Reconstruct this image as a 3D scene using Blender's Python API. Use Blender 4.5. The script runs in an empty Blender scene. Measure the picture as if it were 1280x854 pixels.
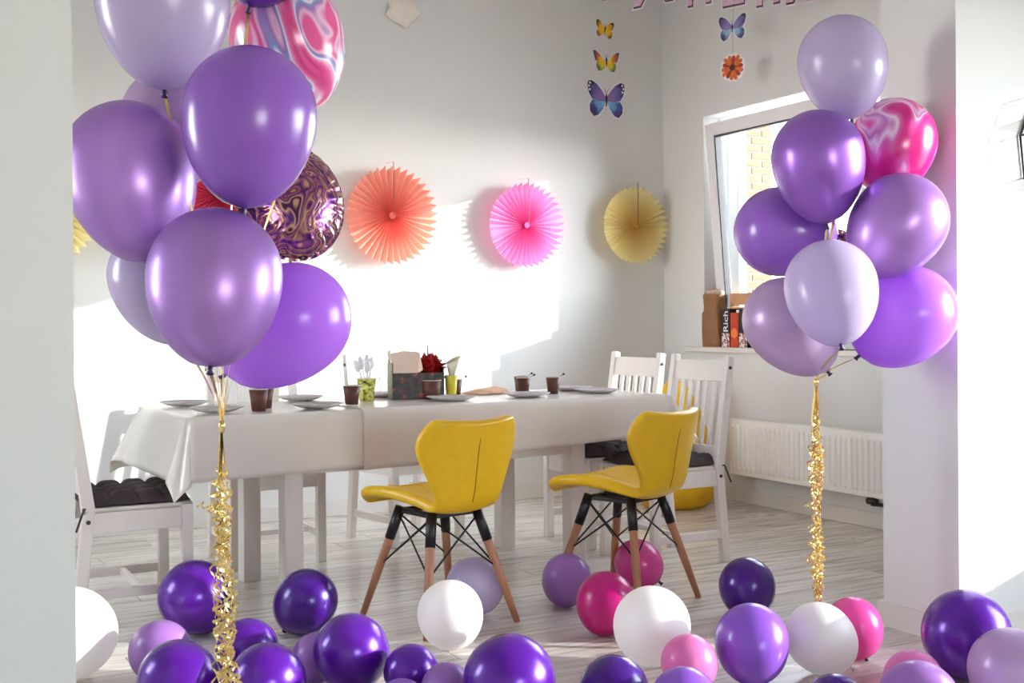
import bpy, bmesh, math, random
from mathutils import Vector, Matrix, Quaternion
PI = math.pi
SC = bpy.context.scene
COL = SC.collection
random.seed(7)

# ------------------------------------------------------------------ camera, sky, sun, exposure
YAW, ROLL, EYE, FOC, HOR = 0.50055, -0.00673, 1.09, 1478.0, 402.2
cam = bpy.data.cameras.new('camera')
cam.sensor_width = 36.0
cam.lens = FOC / 1280 * 36.0
cam.shift_y = -(427.0 - HOR) / 1280
cam.clip_start = 0.05
cam_o = bpy.data.objects.new('camera', cam)
COL.objects.link(cam_o)
c_, s_ = math.cos(ROLL), math.sin(ROLL)
rgt = Vector((math.cos(YAW), -math.sin(YAW), 0)); fwd = Vector((math.sin(YAW), math.cos(YAW), 0)); dwn = Vector((0, 0, -1))
cx = rgt * c_ - dwn * s_; cy = -(rgt * s_ + dwn * c_)
cam_o.matrix_world = Matrix(((cx.x, cy.x, -fwd.x, 0), (cx.y, cy.y, -fwd.y, 0), (cx.z, cy.z, -fwd.z, EYE), (0, 0, 0, 1)))
SC.camera = cam_o

SUN_DIR = Vector((-1.0, 0.63, -0.281)).normalized()      # the way the light travels
SUN_E, SKY_E, EXPO = 4.9, 1.9, 0.87
w = bpy.data.worlds.new('sky'); SC.world = w; w.use_nodes = True
nt = w.node_tree; bg = nt.nodes['Background']
sky = nt.nodes.new('ShaderNodeTexSky'); sky.sky_type = 'NISHITA'; sky.sun_disc = False
sky.dust_density = 0.0; sky.air_density = 1.0; sky.sun_elevation = math.asin(-SUN_DIR.z); sky.sun_rotation = math.atan2(-SUN_DIR.x, -SUN_DIR.y)
hs = nt.nodes.new('ShaderNodeHueSaturation'); hs.inputs['Saturation'].default_value = 0.25
wb = nt.nodes.new('ShaderNodeMix'); wb.data_type = 'RGBA'; wb.blend_type = 'MULTIPLY'; wb.inputs[0].default_value = 1.0
wb.inputs[7].default_value = (0.95, 0.985, 1.05, 1)                # the camera's white balance
nt.links.new(sky.outputs[0], hs.inputs['Color']); nt.links.new(hs.outputs[0], wb.inputs[6]); nt.links.new(wb.outputs[2], bg.inputs['Color'])
bg.inputs['Strength'].default_value = SKY_E
sl = bpy.data.lights.new('sun', 'SUN'); sl.energy = SUN_E; sl.angle = 0.009; sl.color = (1.0, 0.98, 0.945)
so = bpy.data.objects.new('sun', sl); COL.objects.link(so); so.location = (12, -6, 4.5)
so.rotation_euler = SUN_DIR.to_track_quat('-Z', 'Y').to_euler()
vs = SC.view_settings; vs.view_transform = 'Standard'; vs.look = 'None'; vs.gamma = 1.0; vs.use_curve_mapping = False; vs.exposure = EXPO
cy_ = getattr(SC, 'cycles', None)
if cy_:
    cy_.max_bounces = 12; cy_.diffuse_bounces = 8; cy_.glossy_bounces = 4; cy_.transmission_bounces = 8; cy_.transparent_max_bounces = 16
    cy_.caustics_reflective = False; cy_.caustics_refractive = False; cy_.sample_clamp_indirect = 6.0; cy_.use_denoising = True

# ------------------------------------------------------------------ helpers
def lin(h):
    if isinstance(h, str):
        v = [int(h[i:i + 2], 16) / 255 for i in (0, 2, 4)]
    else:
        v = [x / 255 for x in h]
    return tuple(x / 12.92 if x <= 0.04045 else ((x + 0.055) / 1.055) ** 2.4 for x in v) + (1,)

MATS = {}
def newmat(name):
    m = bpy.data.materials.new(name); m.use_nodes = True
    MATS[name] = m
    return m, m.node_tree, m.node_tree.nodes['Principled BSDF']
def setp(b, **k):
    for kk, v in k.items():
        b.inputs[kk.replace('_', ' ')].default_value = v
def noise_bump(nt_, b, scale, strength, dist=0.002, stretch=(1, 1, 1)):
    tc = nt_.nodes.new('ShaderNodeTexCoord'); mp = nt_.nodes.new('ShaderNodeMapping'); mp.inputs['Scale'].default_value = stretch
    n = nt_.nodes.new('ShaderNodeTexNoise'); n.inputs['Scale'].default_value = scale; n.inputs['Detail'].default_value = 4
    bp = nt_.nodes.new('ShaderNodeBump'); bp.inputs['Strength'].default_value = strength; bp.inputs['Distance'].default_value = dist
    nt_.links.new(tc.outputs['Object'], mp.inputs[0]); nt_.links.new(mp.outputs[0], n.inputs['Vector'])
    nt_.links.new(n.outputs['Fac'], bp.inputs['Height']); nt_.links.new(bp.outputs[0], b.inputs['Normal'])
    return n
def plain(name, col, rough=0.5, metal=0.0, var=0.06, scale=8, bump=0.0, coat=0.0, stretch=(1, 1, 1), **k):
    m, t, b = newmat(name)
    base = lin(col)
    setp(b, Roughness=rough, Metallic=metal, Coat_Weight=coat)
    if k: setp(b, **k)
    n = noise_bump(t, b, scale, bump, 0.002, stretch)
    r = t.nodes.new('ShaderNodeValToRGB')
    r.color_ramp.elements[0].position = 0.3; r.color_ramp.elements[1].position = 0.7
    r.color_ramp.elements[0].color = tuple(x * (1 - var) for x in base[:3]) + (1,)
    r.color_ramp.elements[1].color = tuple(min(1, x * (1 + var)) for x in base[:3]) + (1,)
    t.links.new(n.outputs['Fac'], r.inputs[0]); t.links.new(r.outputs[0], b.inputs['Base Color'])
    return m
def ramp_mat(name, stops, kind='noise', scale=5, detail=3, distortion=0.0, rough=0.4, metal=0.0, coat=0.0, stretch=(1, 1, 1), bump=0.0, rnd=False):
    """procedural texture through a colour ramp, on object coordinates"""
    m, t, b = newmat(name); setp(b, Roughness=rough, Metallic=metal, Coat_Weight=coat)
    tc = t.nodes.new('ShaderNodeTexCoord'); mp = t.nodes.new('ShaderNodeMapping'); mp.inputs['Scale'].default_value = stretch
    t.links.new(tc.outputs['Object'], mp.inputs[0])
    if rnd:
        oi = t.nodes.new('ShaderNodeObjectInfo'); mul = t.nodes.new('ShaderNodeVectorMath'); mul.operation = 'SCALE'; mul.inputs['Scale'].default_value = 37.0
        t.links.new(oi.outputs['Random'], mul.inputs[0]); t.links.new(mul.outputs[0], mp.inputs['Location'])
    if kind == 'wave':
        n = t.nodes.new('ShaderNodeTexWave'); n.inputs['Distortion'].default_value = distortion; n.inputs['Detail Scale'].default_value = 1.2
    elif kind == 'voronoi':
        n = t.nodes.new('ShaderNodeTexVoronoi')
    else:
        n = t.nodes.new('ShaderNodeTexNoise'); n.inputs['Distortion'].default_value = distortion; n.inputs['Detail'].default_value = detail
    n.inputs['Scale'].default_value = scale
    t.links.new(mp.outputs[0], n.inputs['Vector'])
    r = t.nodes.new('ShaderNodeValToRGB'); el = r.color_ramp.elements
    while len(el) < len(stops): el.new(0.5)
    for e, (p, cc) in zip(el, stops):
        e.position = p; e.color = lin(cc)
    o = n.outputs['Distance'] if kind == 'voronoi' else n.outputs['Fac']
    t.links.new(o, r.inputs[0]); t.links.new(r.outputs[0], b.inputs['Base Color'])
    if bump:
        bp = t.nodes.new('ShaderNodeBump'); bp.inputs['Strength'].default_value = bump; bp.inputs['Distance'].default_value = 0.002
        t.links.new(o, bp.inputs['Height']); t.links.new(bp.outputs[0], b.inputs['Normal'])
    return m

class MB:
    """collects shapes and links them as ONE mesh object"""
    def __init__(s): s.v = []; s.f = []
    def add(s, vs_, fs):
        o = len(s.v); s.v += [tuple(p) for p in vs_]; s.f += [tuple(i + o for i in f) for f in fs]; return s
    def box(s, x0, x1, y0, y1, z0, z1, M=None):
        vs_ = [Vector((x, y, z)) for z in (z0, z1) for y in (y0, y1) for x in (x0, x1)]
        if M: vs_ = [M @ p for p in vs_]
        return s.add(vs_, [(0, 2, 3, 1), (4, 5, 7, 6), (0, 1, 5, 4), (2, 6, 7, 3), (0, 4, 6, 2), (1, 3, 7, 5)])
    def bar(s, a, b, wx, wy, wx2=None, wy2=None, up=(0, 1, 0)):
        a = Vector(a); b = Vector(b); d = (b - a).normalized(); up = Vector(up)
        x = up.cross(d)
        if x.length < 1e-4: x = Vector((1, 0, 0)).cross(d)
        x.normalize(); y = d.cross(x)
        wx2 = wx if wx2 is None else wx2; wy2 = wy if wy2 is None else wy2
        vs_ = [a + x * (i * wx / 2) + y * (j * wy / 2) for i, j in ((-1, -1), (1, -1), (1, 1), (-1, 1))] + \
              [b + x * (i * wx2 / 2) + y * (j * wy2 / 2) for i, j in ((-1, -1), (1, -1), (1, 1), (-1, 1))]
        return s.add(vs_, [(3, 2, 1, 0), (4, 5, 6, 7), (0, 1, 5, 4), (1, 2, 6, 5), (2, 3, 7, 6), (3, 0, 4, 7)])
    def tube(s, pts, r, n=8, cap=True):
        pts = [Vector(p) for p in pts]; rs = r if isinstance(r, (list, tuple)) else [r] * len(pts)
        vs_ = []; fs = []; px_ = None
        for i, p in enumerate(pts):
            d = (pts[min(i + 1, len(pts) - 1)] - pts[max(i - 1, 0)]).normalized()
            if px_ is None:
                px_ = d.orthogonal().normalized()
            else:
                px_ = (px_ - d * px_.dot(d)).normalized()
            py_ = d.cross(px_)
            for k in range(n):
                a = 2 * PI * k / n; vs_.append(p + (px_ * math.cos(a) + py_ * math.sin(a)) * rs[i])
        for i in range(len(pts) - 1):
            for k in range(n):
                fs.append((i * n + k, i * n + (k + 1) % n, (i + 1) * n + (k + 1) % n, (i + 1) * n + k))
        if cap:
            fs.append(tuple(reversed(range(n)))); fs.append(tuple(range((len(pts) - 1) * n, len(pts) * n)))
        return s.add(vs_, fs)
    def lathe(s, prof, n=24, M=None, wob=None):
        vs_ = []; fs = []
        for r, z in prof:
            for k in range(n):
                a = 2 * PI * k / n; q = r * (1 + (wob(a, z) if wob else 0))
                vs_.append(Vector((q * math.cos(a), q * math.sin(a), z)))
        for i in range(len(prof) - 1):
            for k in range(n):
                fs.append((i * n + k, i * n + (k + 1) % n, (i + 1) * n + (k + 1) % n, (i + 1) * n + k))
        if prof[0][0] > 1e-6: fs.append(tuple(reversed(range(n))))
        if prof[-1][0] > 1e-6: fs.append(tuple(range((len(prof) - 1) * n, len(prof) * n)))
        if M: vs_ = [M @ p for p in vs_]
        return s.add(vs_, fs)
    def prism(s, poly, z0, z1, M=None):
        n = len(poly); vs_ = [Vector((x, y, z0)) for x, y in poly] + [Vector((x, y, z1)) for x, y in poly]
        if M: vs_ = [M @ p for p in vs_]
        return s.add(vs_, [tuple(reversed(range(n))), tuple(range(n, 2 * n))] + [(i, (i + 1) % n, n + (i + 1) % n, n + i) for i in range(n)])
    def grid(s, nu, nv, fn):
        vs_ = [fn(i / (nu - 1), j / (nv - 1)) for j in range(nv) for i in range(nu)]
        return s.add(vs_, [(j * nu + i, j * nu + i + 1, (j + 1) * nu + i + 1, (j + 1) * nu + i) for j in range(nv - 1) for i in range(nu - 1)])
    def mesh(s, name):
        me = bpy.data.meshes.new(name); me.from_pydata(s.v, [], s.f)
        bm = bmesh.new(); bm.from_mesh(me); bmesh.ops.remove_doubles(bm, verts=bm.verts, dist=1e-6)
        bmesh.ops.recalc_face_normals(bm, faces=bm.faces); bm.to_mesh(me); bm.free(); me.update()
        return me
    def build(s, name, mat, parent=None, smooth=False, bevel=0, loc=None, rot=None, sub=0, solid=0):
        me = s.mesh(name); me.materials.append(MATS[mat] if isinstance(mat, str) else mat)
        o = bpy.data.objects.new(name, me); COL.objects.link(o)
        if parent: o.parent = parent
        if loc: o.location = loc
        if rot: o.rotation_euler = rot
        if smooth:
            for p in me.polygons: p.use_smooth = True
        if solid:
            md = o.modifiers.new('solid', 'SOLIDIFY'); md.thickness = solid; md.offset = 0
        if bevel:
            md = o.modifiers.new('bevel', 'BEVEL'); md.width = bevel; md.segments = 2; md.limit_method = 'ANGLE'
        if sub:
            md = o.modifiers.new('sub', 'SUBSURF'); md.levels = sub; md.render_levels = sub
        return o
def tag(o, label=None, cat=None, group=None, kind=None):
    if label: o['label'] = label
    if cat: o['category'] = cat
    if group: o['group'] = group
    if kind: o['kind'] = kind
    return o
def thing(name, label, cat, loc=(0, 0, 0), rz=0, group=None):
    o = bpy.data.objects.new(name, None); COL.objects.link(o); o.empty_display_size = 0.1
    o.location = loc; o.rotation_euler = (0, 0, rz)
    return tag(o, label, cat, group)
def copy_tree(o, parent=None):
    c = o.copy(); COL.objects.link(c); c.parent = parent
    for ch in list(o.children): copy_tree(ch, c)
    return c
def struct(name, mb, mat, parent=None, **k):
    o = mb.build(name, mat, parent, **k)
    if not parent: o['kind'] = 'structure'
    return o
def link(name, me, parent, loc=(0, 0, 0), rot=(0, 0, 0)):
    o = bpy.data.objects.new(name, me); COL.objects.link(o); o.parent = parent; o.location = loc; o.rotation_euler = rot
    return o

# ------------------------------------------------------------------ materials
plain('wall_paint', (225, 225, 222), 0.75, var=0.012, scale=3, bump=0.05)
plain('trim_white', (226, 222, 215), 0.45, var=0.01)
plain('ceiling_paint', (236, 234, 230), 0.8, var=0.01)
plain('upvc', (240, 240, 240), 0.3, var=0.01)
plain('gasket', (60, 62, 66), 0.6)
plain('handle_grey', (190, 190, 192), 0.35)
plain('radiator_white', (248, 247, 243), 0.35, var=0.01)
plain('valve_metal', (70, 66, 62), 0.4, metal=0.6)
plain('white_wood', (228, 220, 214), 0.42, var=0.03, scale=30, stretch=(1, 1, 0.15), bump=0.04)
plain('bolt_black', (24, 22, 22), 0.4)
plain('cushion_brown', (66, 55, 57), 0.9, var=0.12, scale=60, bump=0.25)
plain('vinyl_cloth', (226, 219, 211), 0.22, var=0.02, scale=6, bump=0.06)
plain('yellow_vinyl', (226, 180, 8), 0.38, var=0.04, scale=25, bump=0.05)
plain('seam_dark', (140, 106, 4), 0.7)
plain('beech_wood', (176, 122, 88), 0.4, var=0.14, scale=40, stretch=(1, 1, 0.08))
plain('black_metal', (20, 20, 22), 0.35)
plain('beanbag_yellow', (228, 178, 10), 0.6, var=0.06, scale=18, bump=0.1)
plain('gold_ribbon', (252, 220, 146), 0.22, metal=0.8, var=0.1, scale=60)
plain('silver_ribbon', (188, 182, 176), 0.25, metal=0.9)
plain('cup_brown', (92, 50, 40), 0.55, var=0.06, scale=20)
plain('cup_rim', (226, 214, 200), 0.5)
plain('cup_inside', (236, 230, 222), 0.5)
plain('plate_white', (206, 200, 200), 0.4)
plain('plate_grey', (150, 144, 148), 0.45)
plain('plastic_white', (232, 232, 236), 0.3)
plain('peach_paper', (240, 196, 164), 0.6, var=0.08, scale=12, bump=0.1)
plain('flap_peach', (228, 204, 186), 0.6)
plain('box_back', (166, 142, 130), 0.6)
plain('red_tissue', (176, 18, 26), 0.5, var=0.25, scale=22)
plain('cone_paper', (222, 214, 190), 0.6)
plain('yellow_cup', (220, 206, 60), 0.5)
plain('kraft', (150, 106, 68), 0.7, var=0.12, scale=14, bump=0.3)
plain('kraft_light', (204, 174, 156), 0.7)
plain('carton_black', (26, 24, 34), 0.4)
plain('carton_orange', (204, 62, 26), 0.4, var=0.1, scale=20)
plain('carton_fruit', (238, 132, 42), 0.45, var=0.15, scale=50)
plain('print_white', (238, 236, 232), 0.5)
plain('print_red', (150, 30, 40), 0.5)
plain('crate_wood', (206, 156, 112), 0.6, var=0.1, scale=20)
plain('leaf_green', (92, 118, 60), 0.5)
plain('pot_white', (226, 224, 220), 0.4)
plain('soil', (52, 38, 30), 0.9)
plain('backing_white', (238, 234, 236), 0.5)
plain('sticker_pinkwhite', (252, 242, 246), 0.5)
plain('letter_edge', (92, 66, 84), 0.5)
plain('letter_face', (226, 188, 208), 0.45, var=0.08, scale=60)
plain('butterfly_body', (54, 40, 70), 0.5)
plain('cloud_cream', (236, 228, 216), 0.7, var=0.03, scale=25, bump=0.3)
plain('string_brown', (120, 92, 84), 0.7)
plain('brick_tan', (112, 78, 54), 0.85, var=0.12, scale=20, bump=0.3)
plain('mortar', (150, 138, 120), 0.9)
plain('paving', (170, 168, 164), 0.9, var=0.06, scale=1.5)
plain('shelf_panel', (200, 196, 190), 0.5)
ramp_mat('green_cup', [(0.35, (66, 84, 36)), (0.5, (196, 196, 60)), (0.62, (232, 226, 150))], 'noise', 70, rough=0.5)
ramp_mat('floral_print', [(0.40, (20, 16, 18)), (0.54, (58, 48, 48)), (0.6, (96, 22, 32)), (0.72, (196, 80, 90))], 'noise', 38, rough=0.45)
ramp_mat('green_print', [(0.4, (70, 74, 50)), (0.6, (150, 150, 116))], 'noise', 60, rough=0.5)
ramp_mat('cream_print', [(0.42, (150, 40, 50)), (0.52, (238, 234, 228)), (0.8, (238, 234, 228))], 'noise', 70, rough=0.5)

def floor_mat():
    m, t, b = newmat('whitewashed_oak'); setp(b, Roughness=0.24)
    tc = t.nodes.new('ShaderNodeTexCoord'); mp = t.nodes.new('ShaderNodeMapping'); mp.inputs['Scale'].default_value = (1.1, 15, 1)
    oi = t.nodes.new('ShaderNodeObjectInfo'); sc = t.nodes.new('ShaderNodeVectorMath'); sc.operation = 'SCALE'; sc.inputs['Scale'].default_value = 41
    t.links.new(oi.outputs['Random'], sc.inputs[0]); t.links.new(sc.outputs[0], mp.inputs['Location'])
    t.links.new(tc.outputs['Object'], mp.inputs[0])
    n = t.nodes.new('ShaderNodeTexNoise'); n.inputs['Scale'].default_value = 2.2; n.inputs['Detail'].default_value = 6; n.inputs['Distortion'].default_value = 0.5
    t.links.new(mp.outputs[0], n.inputs['Vector'])
    r = t.nodes.new('ShaderNodeValToRGB'); el = r.color_ramp.elements; el.new(0.5); el.new(0.62)
    for e, (p, cc) in zip(el, [(0.30, (182, 174, 163)), (0.46, (214, 208, 199)), (0.58, (227, 223, 215)), (0.75, (239, 236, 230))]):
        e.position = p; e.color = lin(cc)
    t.links.new(n.outputs['Fac'], r.inputs[0])
    hs_ = t.nodes.new('ShaderNodeHueSaturation'); mr = t.nodes.new('ShaderNodeMapRange')
    mr.inputs['To Min'].default_value = 0.86; mr.inputs['To Max'].default_value = 1.06
    t.links.new(oi.outputs['Random'], mr.inputs[0]); t.links.new(mr.outputs[0], hs_.inputs['Value'])
    t.links.new(r.outputs[0], hs_.inputs['Color']); t.links.new(hs_.outputs[0], b.inputs['Base Color'])
    bp = t.nodes.new('ShaderNodeBump'); bp.inputs['Strength'].default_value = 0.12; bp.inputs['Distance'].default_value = 0.001
    t.links.new(n.outputs['Fac'], bp.inputs['Height']); t.links.new(bp.outputs[0], b.inputs['Normal'])
floor_mat()

def glass_mat():
    m, t, b = newmat('glass')
    out = t.nodes['Material Output']; t.nodes.remove(b)
    tr = t.nodes.new('ShaderNodeBsdfTransparent'); tr.inputs[0].default_value = (0.97, 0.98, 0.98, 1)
    gl = t.nodes.new('ShaderNodeBsdfGlossy'); gl.inputs['Roughness'].default_value = 0.02
    fr = t.nodes.new('ShaderNodeFresnel'); fr.inputs[0].default_value = 1.25; mx = t.nodes.new('ShaderNodeMixShader')
    t.links.new(fr.outputs[0], mx.inputs[0]); t.links.new(tr.outputs[0], mx.inputs[1]); t.links.new(gl.outputs[0], mx.inputs[2]); t.links.new(mx.outputs[0], out.inputs[0])
glass_mat()

def paper_mat(name, col, col2, trans=0.35):
    """thin folded paper: light passes through it a little; deeper tint towards the glued centre"""
    m, t, b = newmat(name); out = t.nodes['Material Output']
    tc = t.nodes.new('ShaderNodeTexCoord'); ln = t.nodes.new('ShaderNodeVectorMath'); ln.operation = 'LENGTH'
    t.links.new(tc.outputs['Object'], ln.inputs[0])
    r = t.nodes.new('ShaderNodeValToRGB'); r.color_ramp.elements[0].position = 0.02; r.color_ramp.elements[1].position = 0.2
    r.color_ramp.elements[0].color = lin(col2); r.color_ramp.elements[1].color = lin(col)
    t.links.new(ln.outputs['Value'], r.inputs[0]); t.links.new(r.outputs[0], b.inputs['Base Color']); setp(b, Roughness=0.7)
    tl = t.nodes.new('ShaderNodeBsdfTranslucent'); t.links.new(r.outputs[0], tl.inputs[0])
    mx = t.nodes.new('ShaderNodeMixShader'); mx.inputs[0].default_value = trans
    t.links.new(b.outputs[0], mx.inputs[1]); t.links.new(tl.outputs[0], mx.inputs[2]); t.links.new(mx.outputs[0], out.inputs[0])
paper_mat('paper_coral', (252, 184, 166), (236, 116, 108)); paper_mat('paper_pink', (255, 184, 228), (232, 100, 172)); paper_mat('paper_yellow', (254, 244, 196), (242, 212, 128), 0.45); paper_mat('paper_rose', (238, 96, 132), (200, 40, 84))

def latex(name, col, rough=0.28, metal=0.0, trans=0.18, coat=0.15, edge=0.72, face=None):
    m, t, b = newmat(name); out = t.nodes['Material Output']
    setp(b, Base_Color=lin(col), Roughness=rough, Metallic=metal, Coat_Weight=coat, Coat_Roughness=0.16)
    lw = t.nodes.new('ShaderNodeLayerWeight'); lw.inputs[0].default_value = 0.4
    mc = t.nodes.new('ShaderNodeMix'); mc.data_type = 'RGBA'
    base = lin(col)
    mc.inputs[6].default_value = lin(face) if face else base; mc.inputs[7].default_value = tuple(x * edge for x in base[:3]) + (1,)  # face: lighter front tint, the pearl sheen put into the colour
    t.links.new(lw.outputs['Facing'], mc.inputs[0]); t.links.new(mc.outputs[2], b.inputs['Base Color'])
    tl = t.nodes.new('ShaderNodeBsdfTranslucent'); tl.inputs[0].default_value = base
    mx = t.nodes.new('ShaderNodeMixShader'); mx.inputs[0].default_value = trans
    t.links.new(b.outputs[0], mx.inputs[1]); t.links.new(tl.outputs[0], mx.inputs[2]); t.links.new(mx.outputs[0], out.inputs[0])
latex('lx_white', (250, 247, 245), 0.35, trans=0.3, coat=0.05, edge=0.9)
latex('lx_pale', (208, 194, 226), 0.26, trans=0.3, edge=0.85)
latex('lx_pinklilac', (208, 180, 220), 0.3, 0.15, trans=0.25, edge=0.75)
latex('lx_mid', (160, 104, 208), 0.26, trans=0.15)
latex('lx_violet', (206, 134, 248), 0.26, trans=0.35, edge=0.8)
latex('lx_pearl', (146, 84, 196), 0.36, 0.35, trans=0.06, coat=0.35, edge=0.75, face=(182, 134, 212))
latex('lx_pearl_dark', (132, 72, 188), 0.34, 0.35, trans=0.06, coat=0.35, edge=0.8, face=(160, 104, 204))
latex('lx_deep', (96, 20, 164), 0.26, 0.25, trans=0.06, coat=0.35)
latex('lx_deepest', (70, 12, 134), 0.26, 0.1, trans=0.08, coat=0.3)
latex('lx_purple', (152, 94, 216), 0.26, trans=0.15)
latex('lx_orchid', (176, 124, 206), 0.3, trans=0.2)
latex('lx_magenta', (206, 14, 128), 0.28, trans=0.2)
latex('lx_pink', (232, 84, 170), 0.26, trans=0.25)
latex('lx_lightpink', (244, 142, 206), 0.28, trans=0.3)
latex('knot_dark', (60, 30, 92), 0.4)

def marble(name, stops, scale, dist, rough, metal, stretch, bump=0.0, rot=0.5):
    """stirred paint: noise warped by a second noise, pulled out along the balloon, through colour bands"""
    m, t, b = newmat(name); setp(b, Roughness=rough, Metallic=metal, Coat_Weight=0.3, Coat_Roughness=0.15)
    tc = t.nodes.new('ShaderNodeTexCoord'); mp = t.nodes.new('ShaderNodeMapping'); mp.inputs['Scale'].default_value = stretch; mp.inputs['Rotation'].default_value = (0, rot, 0)
    t.links.new(tc.outputs['Object'], mp.inputs[0])
    n = t.nodes.new('ShaderNodeTexNoise'); n.inputs['Scale'].default_value = scale; n.inputs['Detail'].default_value = 0.6; n.inputs['Distortion'].default_value = dist
    t.links.new(mp.outputs[0], n.inputs['Vector'])
    mu = t.nodes.new('ShaderNodeMath'); mu.operation = 'MULTIPLY'; mu.inputs[1].default_value = 3.0
    fr = t.nodes.new('ShaderNodeMath'); fr.operation = 'PINGPONG'; fr.inputs[1].default_value = 1.0
    t.links.new(n.outputs['Fac'], mu.inputs[0]); t.links.new(mu.outputs[0], fr.inputs[0])
    r = t.nodes.new('ShaderNodeValToRGB'); el = r.color_ramp.elements
    while len(el) < len(stops): el.new(0.5)
    for e, (p, cc) in zip(el, stops): e.position = p; e.color = lin(cc)
    t.links.new(fr.outputs[0], r.inputs[0]); t.links.new(r.outputs[0], b.inputs['Base Color'])
    if bump:
        n2 = t.nodes.new('ShaderNodeTexNoise'); n2.inputs['Scale'].default_value = 45; n2.inputs['Detail'].default_value = 2; n2.inputs['Distortion'].default_value = 1.5
        t.links.new(tc.outputs['Object'], n2.inputs['Vector'])
        bp = t.nodes.new('ShaderNodeBump'); bp.inputs['Strength'].default_value = bump; bp.inputs['Distance'].default_value = 0.004
        t.links.new(n2.outputs['Fac'], bp.inputs['Height']); t.links.new(bp.outputs[0], b.inputs['Normal'])
marble('marble_pastel', [(0.0, (214, 60, 130)), (0.25, (232, 100, 158)), (0.42, (238, 170, 204)), (0.5, (248, 240, 244)), (0.58, (130, 160, 205)), (0.68, (170, 120, 185)), (0.8, (236, 190, 216)), (0.92, (226, 90, 150))], 5.5, 1.2, 0.25, 0.0, (1.5, 1.5, 0.5))
marble('marble_pink', [(0.0, (190, 20, 110)), (0.5, (220, 36, 136)), (0.66, (226, 110, 180)), (0.74, (248, 226, 240)), (0.80, (206, 120, 190)), (0.9, (236, 190, 222)), (1.0, (216, 60, 150))], 5.0, 1.0, 0.25, 0.0, (1.3, 1.3, 0.5))
marble('marble_foil', [(0.0, (58, 26, 104)), (0.16, (150, 70, 120)), (0.3, (206, 160, 120)), (0.38, (110, 50, 100)), (0.52, (186, 110, 130)), (0.62, (48, 26, 120)), (0.75, (170, 96, 130)), (0.86, (222, 178, 130)), (0.95, (80, 34, 90))], 9, 2.2, 0.22, 0.75, (1, 1, 0.6), 0.25, 0.9)

# ------------------------------------------------------------------ the room
XR, YB, CEIL, YF, XL = 4.61, 6.34, 3.5, -6.0, -1.9
floor = struct('floor', MB().box(XL - 0.2, XR + 0.4, YF - 0.2, YB + 0.25, -0.12, -0.008), 'mortar')
PW, PL = 0.194, 1.29
pm = MB().box(0.0012, PL - 0.0012, 0.0012, PW - 0.0012, -0.008, 0).mesh('plank'); pm.materials.append(MATS['whitewashed_oak'])
half = MB().box(0.0012, PL * 0.4 - 0.0012, 0.0012, PW - 0.0012, -0.008, 0).mesh('plank_end'); half.materials.append(MATS['whitewashed_oak'])
y = YB - PW; k = 0
while y > 1.0:
    x = XR - PL * (1, 0.62, 0.27, 0.84)[k % 4]
    rest = PL - PL * (1, 0.62, 0.27, 0.84)[k % 4]
    o = link('plank', pm, floor, (x, y, 0))
    if rest > 1e-3: o.scale.x = (XR - x) / PL
    while x > XL:
        nx = x - PL
        if nx < XL:
            o = link('plank', pm, floor, (XL, y, 0)); o.scale.x = max(0.02, (x - XL) / PL); break
        link('plank', pm, floor, (nx, y, 0)); x = nx
    y -= PW; k += 1
struct('ceiling', MB().box(XL - 0.2, XR + 0.34, YF - 0.2, YB + 0.25, CEIL, CEIL + 0.2), 'ceiling_paint')
struct('wall_back', MB().box(XL - 0.2, XR + 0.34, YB, YB + 0.25, 0, CEIL), 'wall_paint')
# right wall with two window openings
W1 = (3.72, 5.915, 0.925, 2.365); W2 = (0.42, 2.22, 0.42, 2.365)
wr = MB(); XO = XR + 0.34
edges = [YF - 0.2, W2[0], W2[1], W1[0], W1[1], YB]
for i in range(5):
    a, b = edges[i], edges[i + 1]
    if i in (1, 3):
        zs_ = W2 if i == 1 else W1; wr.box(XR, XO, a, b, 0, zs_[2]); wr.box(XR, XO, a, b, zs_[3], CEIL)
    else:
        wr.box(XR, XO, a, b, 0, CEIL)
struct('wall_right', wr, 'wall_paint')
struct('wall_partition_right', MB().box(3.185, XR, 2.737, 3.07, 0, CEIL), 'wall_paint')
struct('wall_partition_left', MB().box(XL, 0.352, 2.40, 2.56, 0, CEIL), 'wall_paint')
# the left wall, out of view, has an opening added to brighten the back room
W3 = (4.3, 5.2, 0.925, 2.4)
struct('wall_left', MB().box(XL - 0.2, XL, YF, W3[0], 0, CEIL).box(XL - 0.2, XL, W3[1], YB, 0, CEIL).box(XL - 0.2, XL, W3[0], W3[1], 0, W3[2]).box(XL - 0.2, XL, W3[0], W3[1], W3[3], CEIL), 'wall_paint')
# behind the camera: the rest of the room's outer wall, with one wide opening added for fill light
wf = MB()
fx = [XL - 0.2, 0.3, 2.5, XR]
for i in range(3):
    if i % 2: wf.box(fx[i], fx[i + 1], YF - 0.2, YF, 0, 0.9); wf.box(fx[i], fx[i + 1], YF - 0.2, YF, 2.4, CEIL)
    else: wf.box(fx[i], fx[i + 1], YF - 0.2, YF, 0, CEIL)
struct('wall_front', wf, 'wall_paint')
struct('baseboard_back', MB().box(XL, XR, YB - 0.016, YB, 0, 0.085), 'trim_white', bevel=0.004)
struct('baseboard_right', MB().box(XR - 0.016, XR, 3.07, YB - 0.016, 0, 0.085), 'trim_white', bevel=0.004)
struct('baseboard_partition', MB().box(3.169, 3.185, 2.721, 3.086, 0, 0.085).box(3.185, XR, 2.721, 2.737, 0, 0.085).box(3.185, XR - 0.016, 3.07, 3.086, 0, 0.085), 'trim_white')
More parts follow.
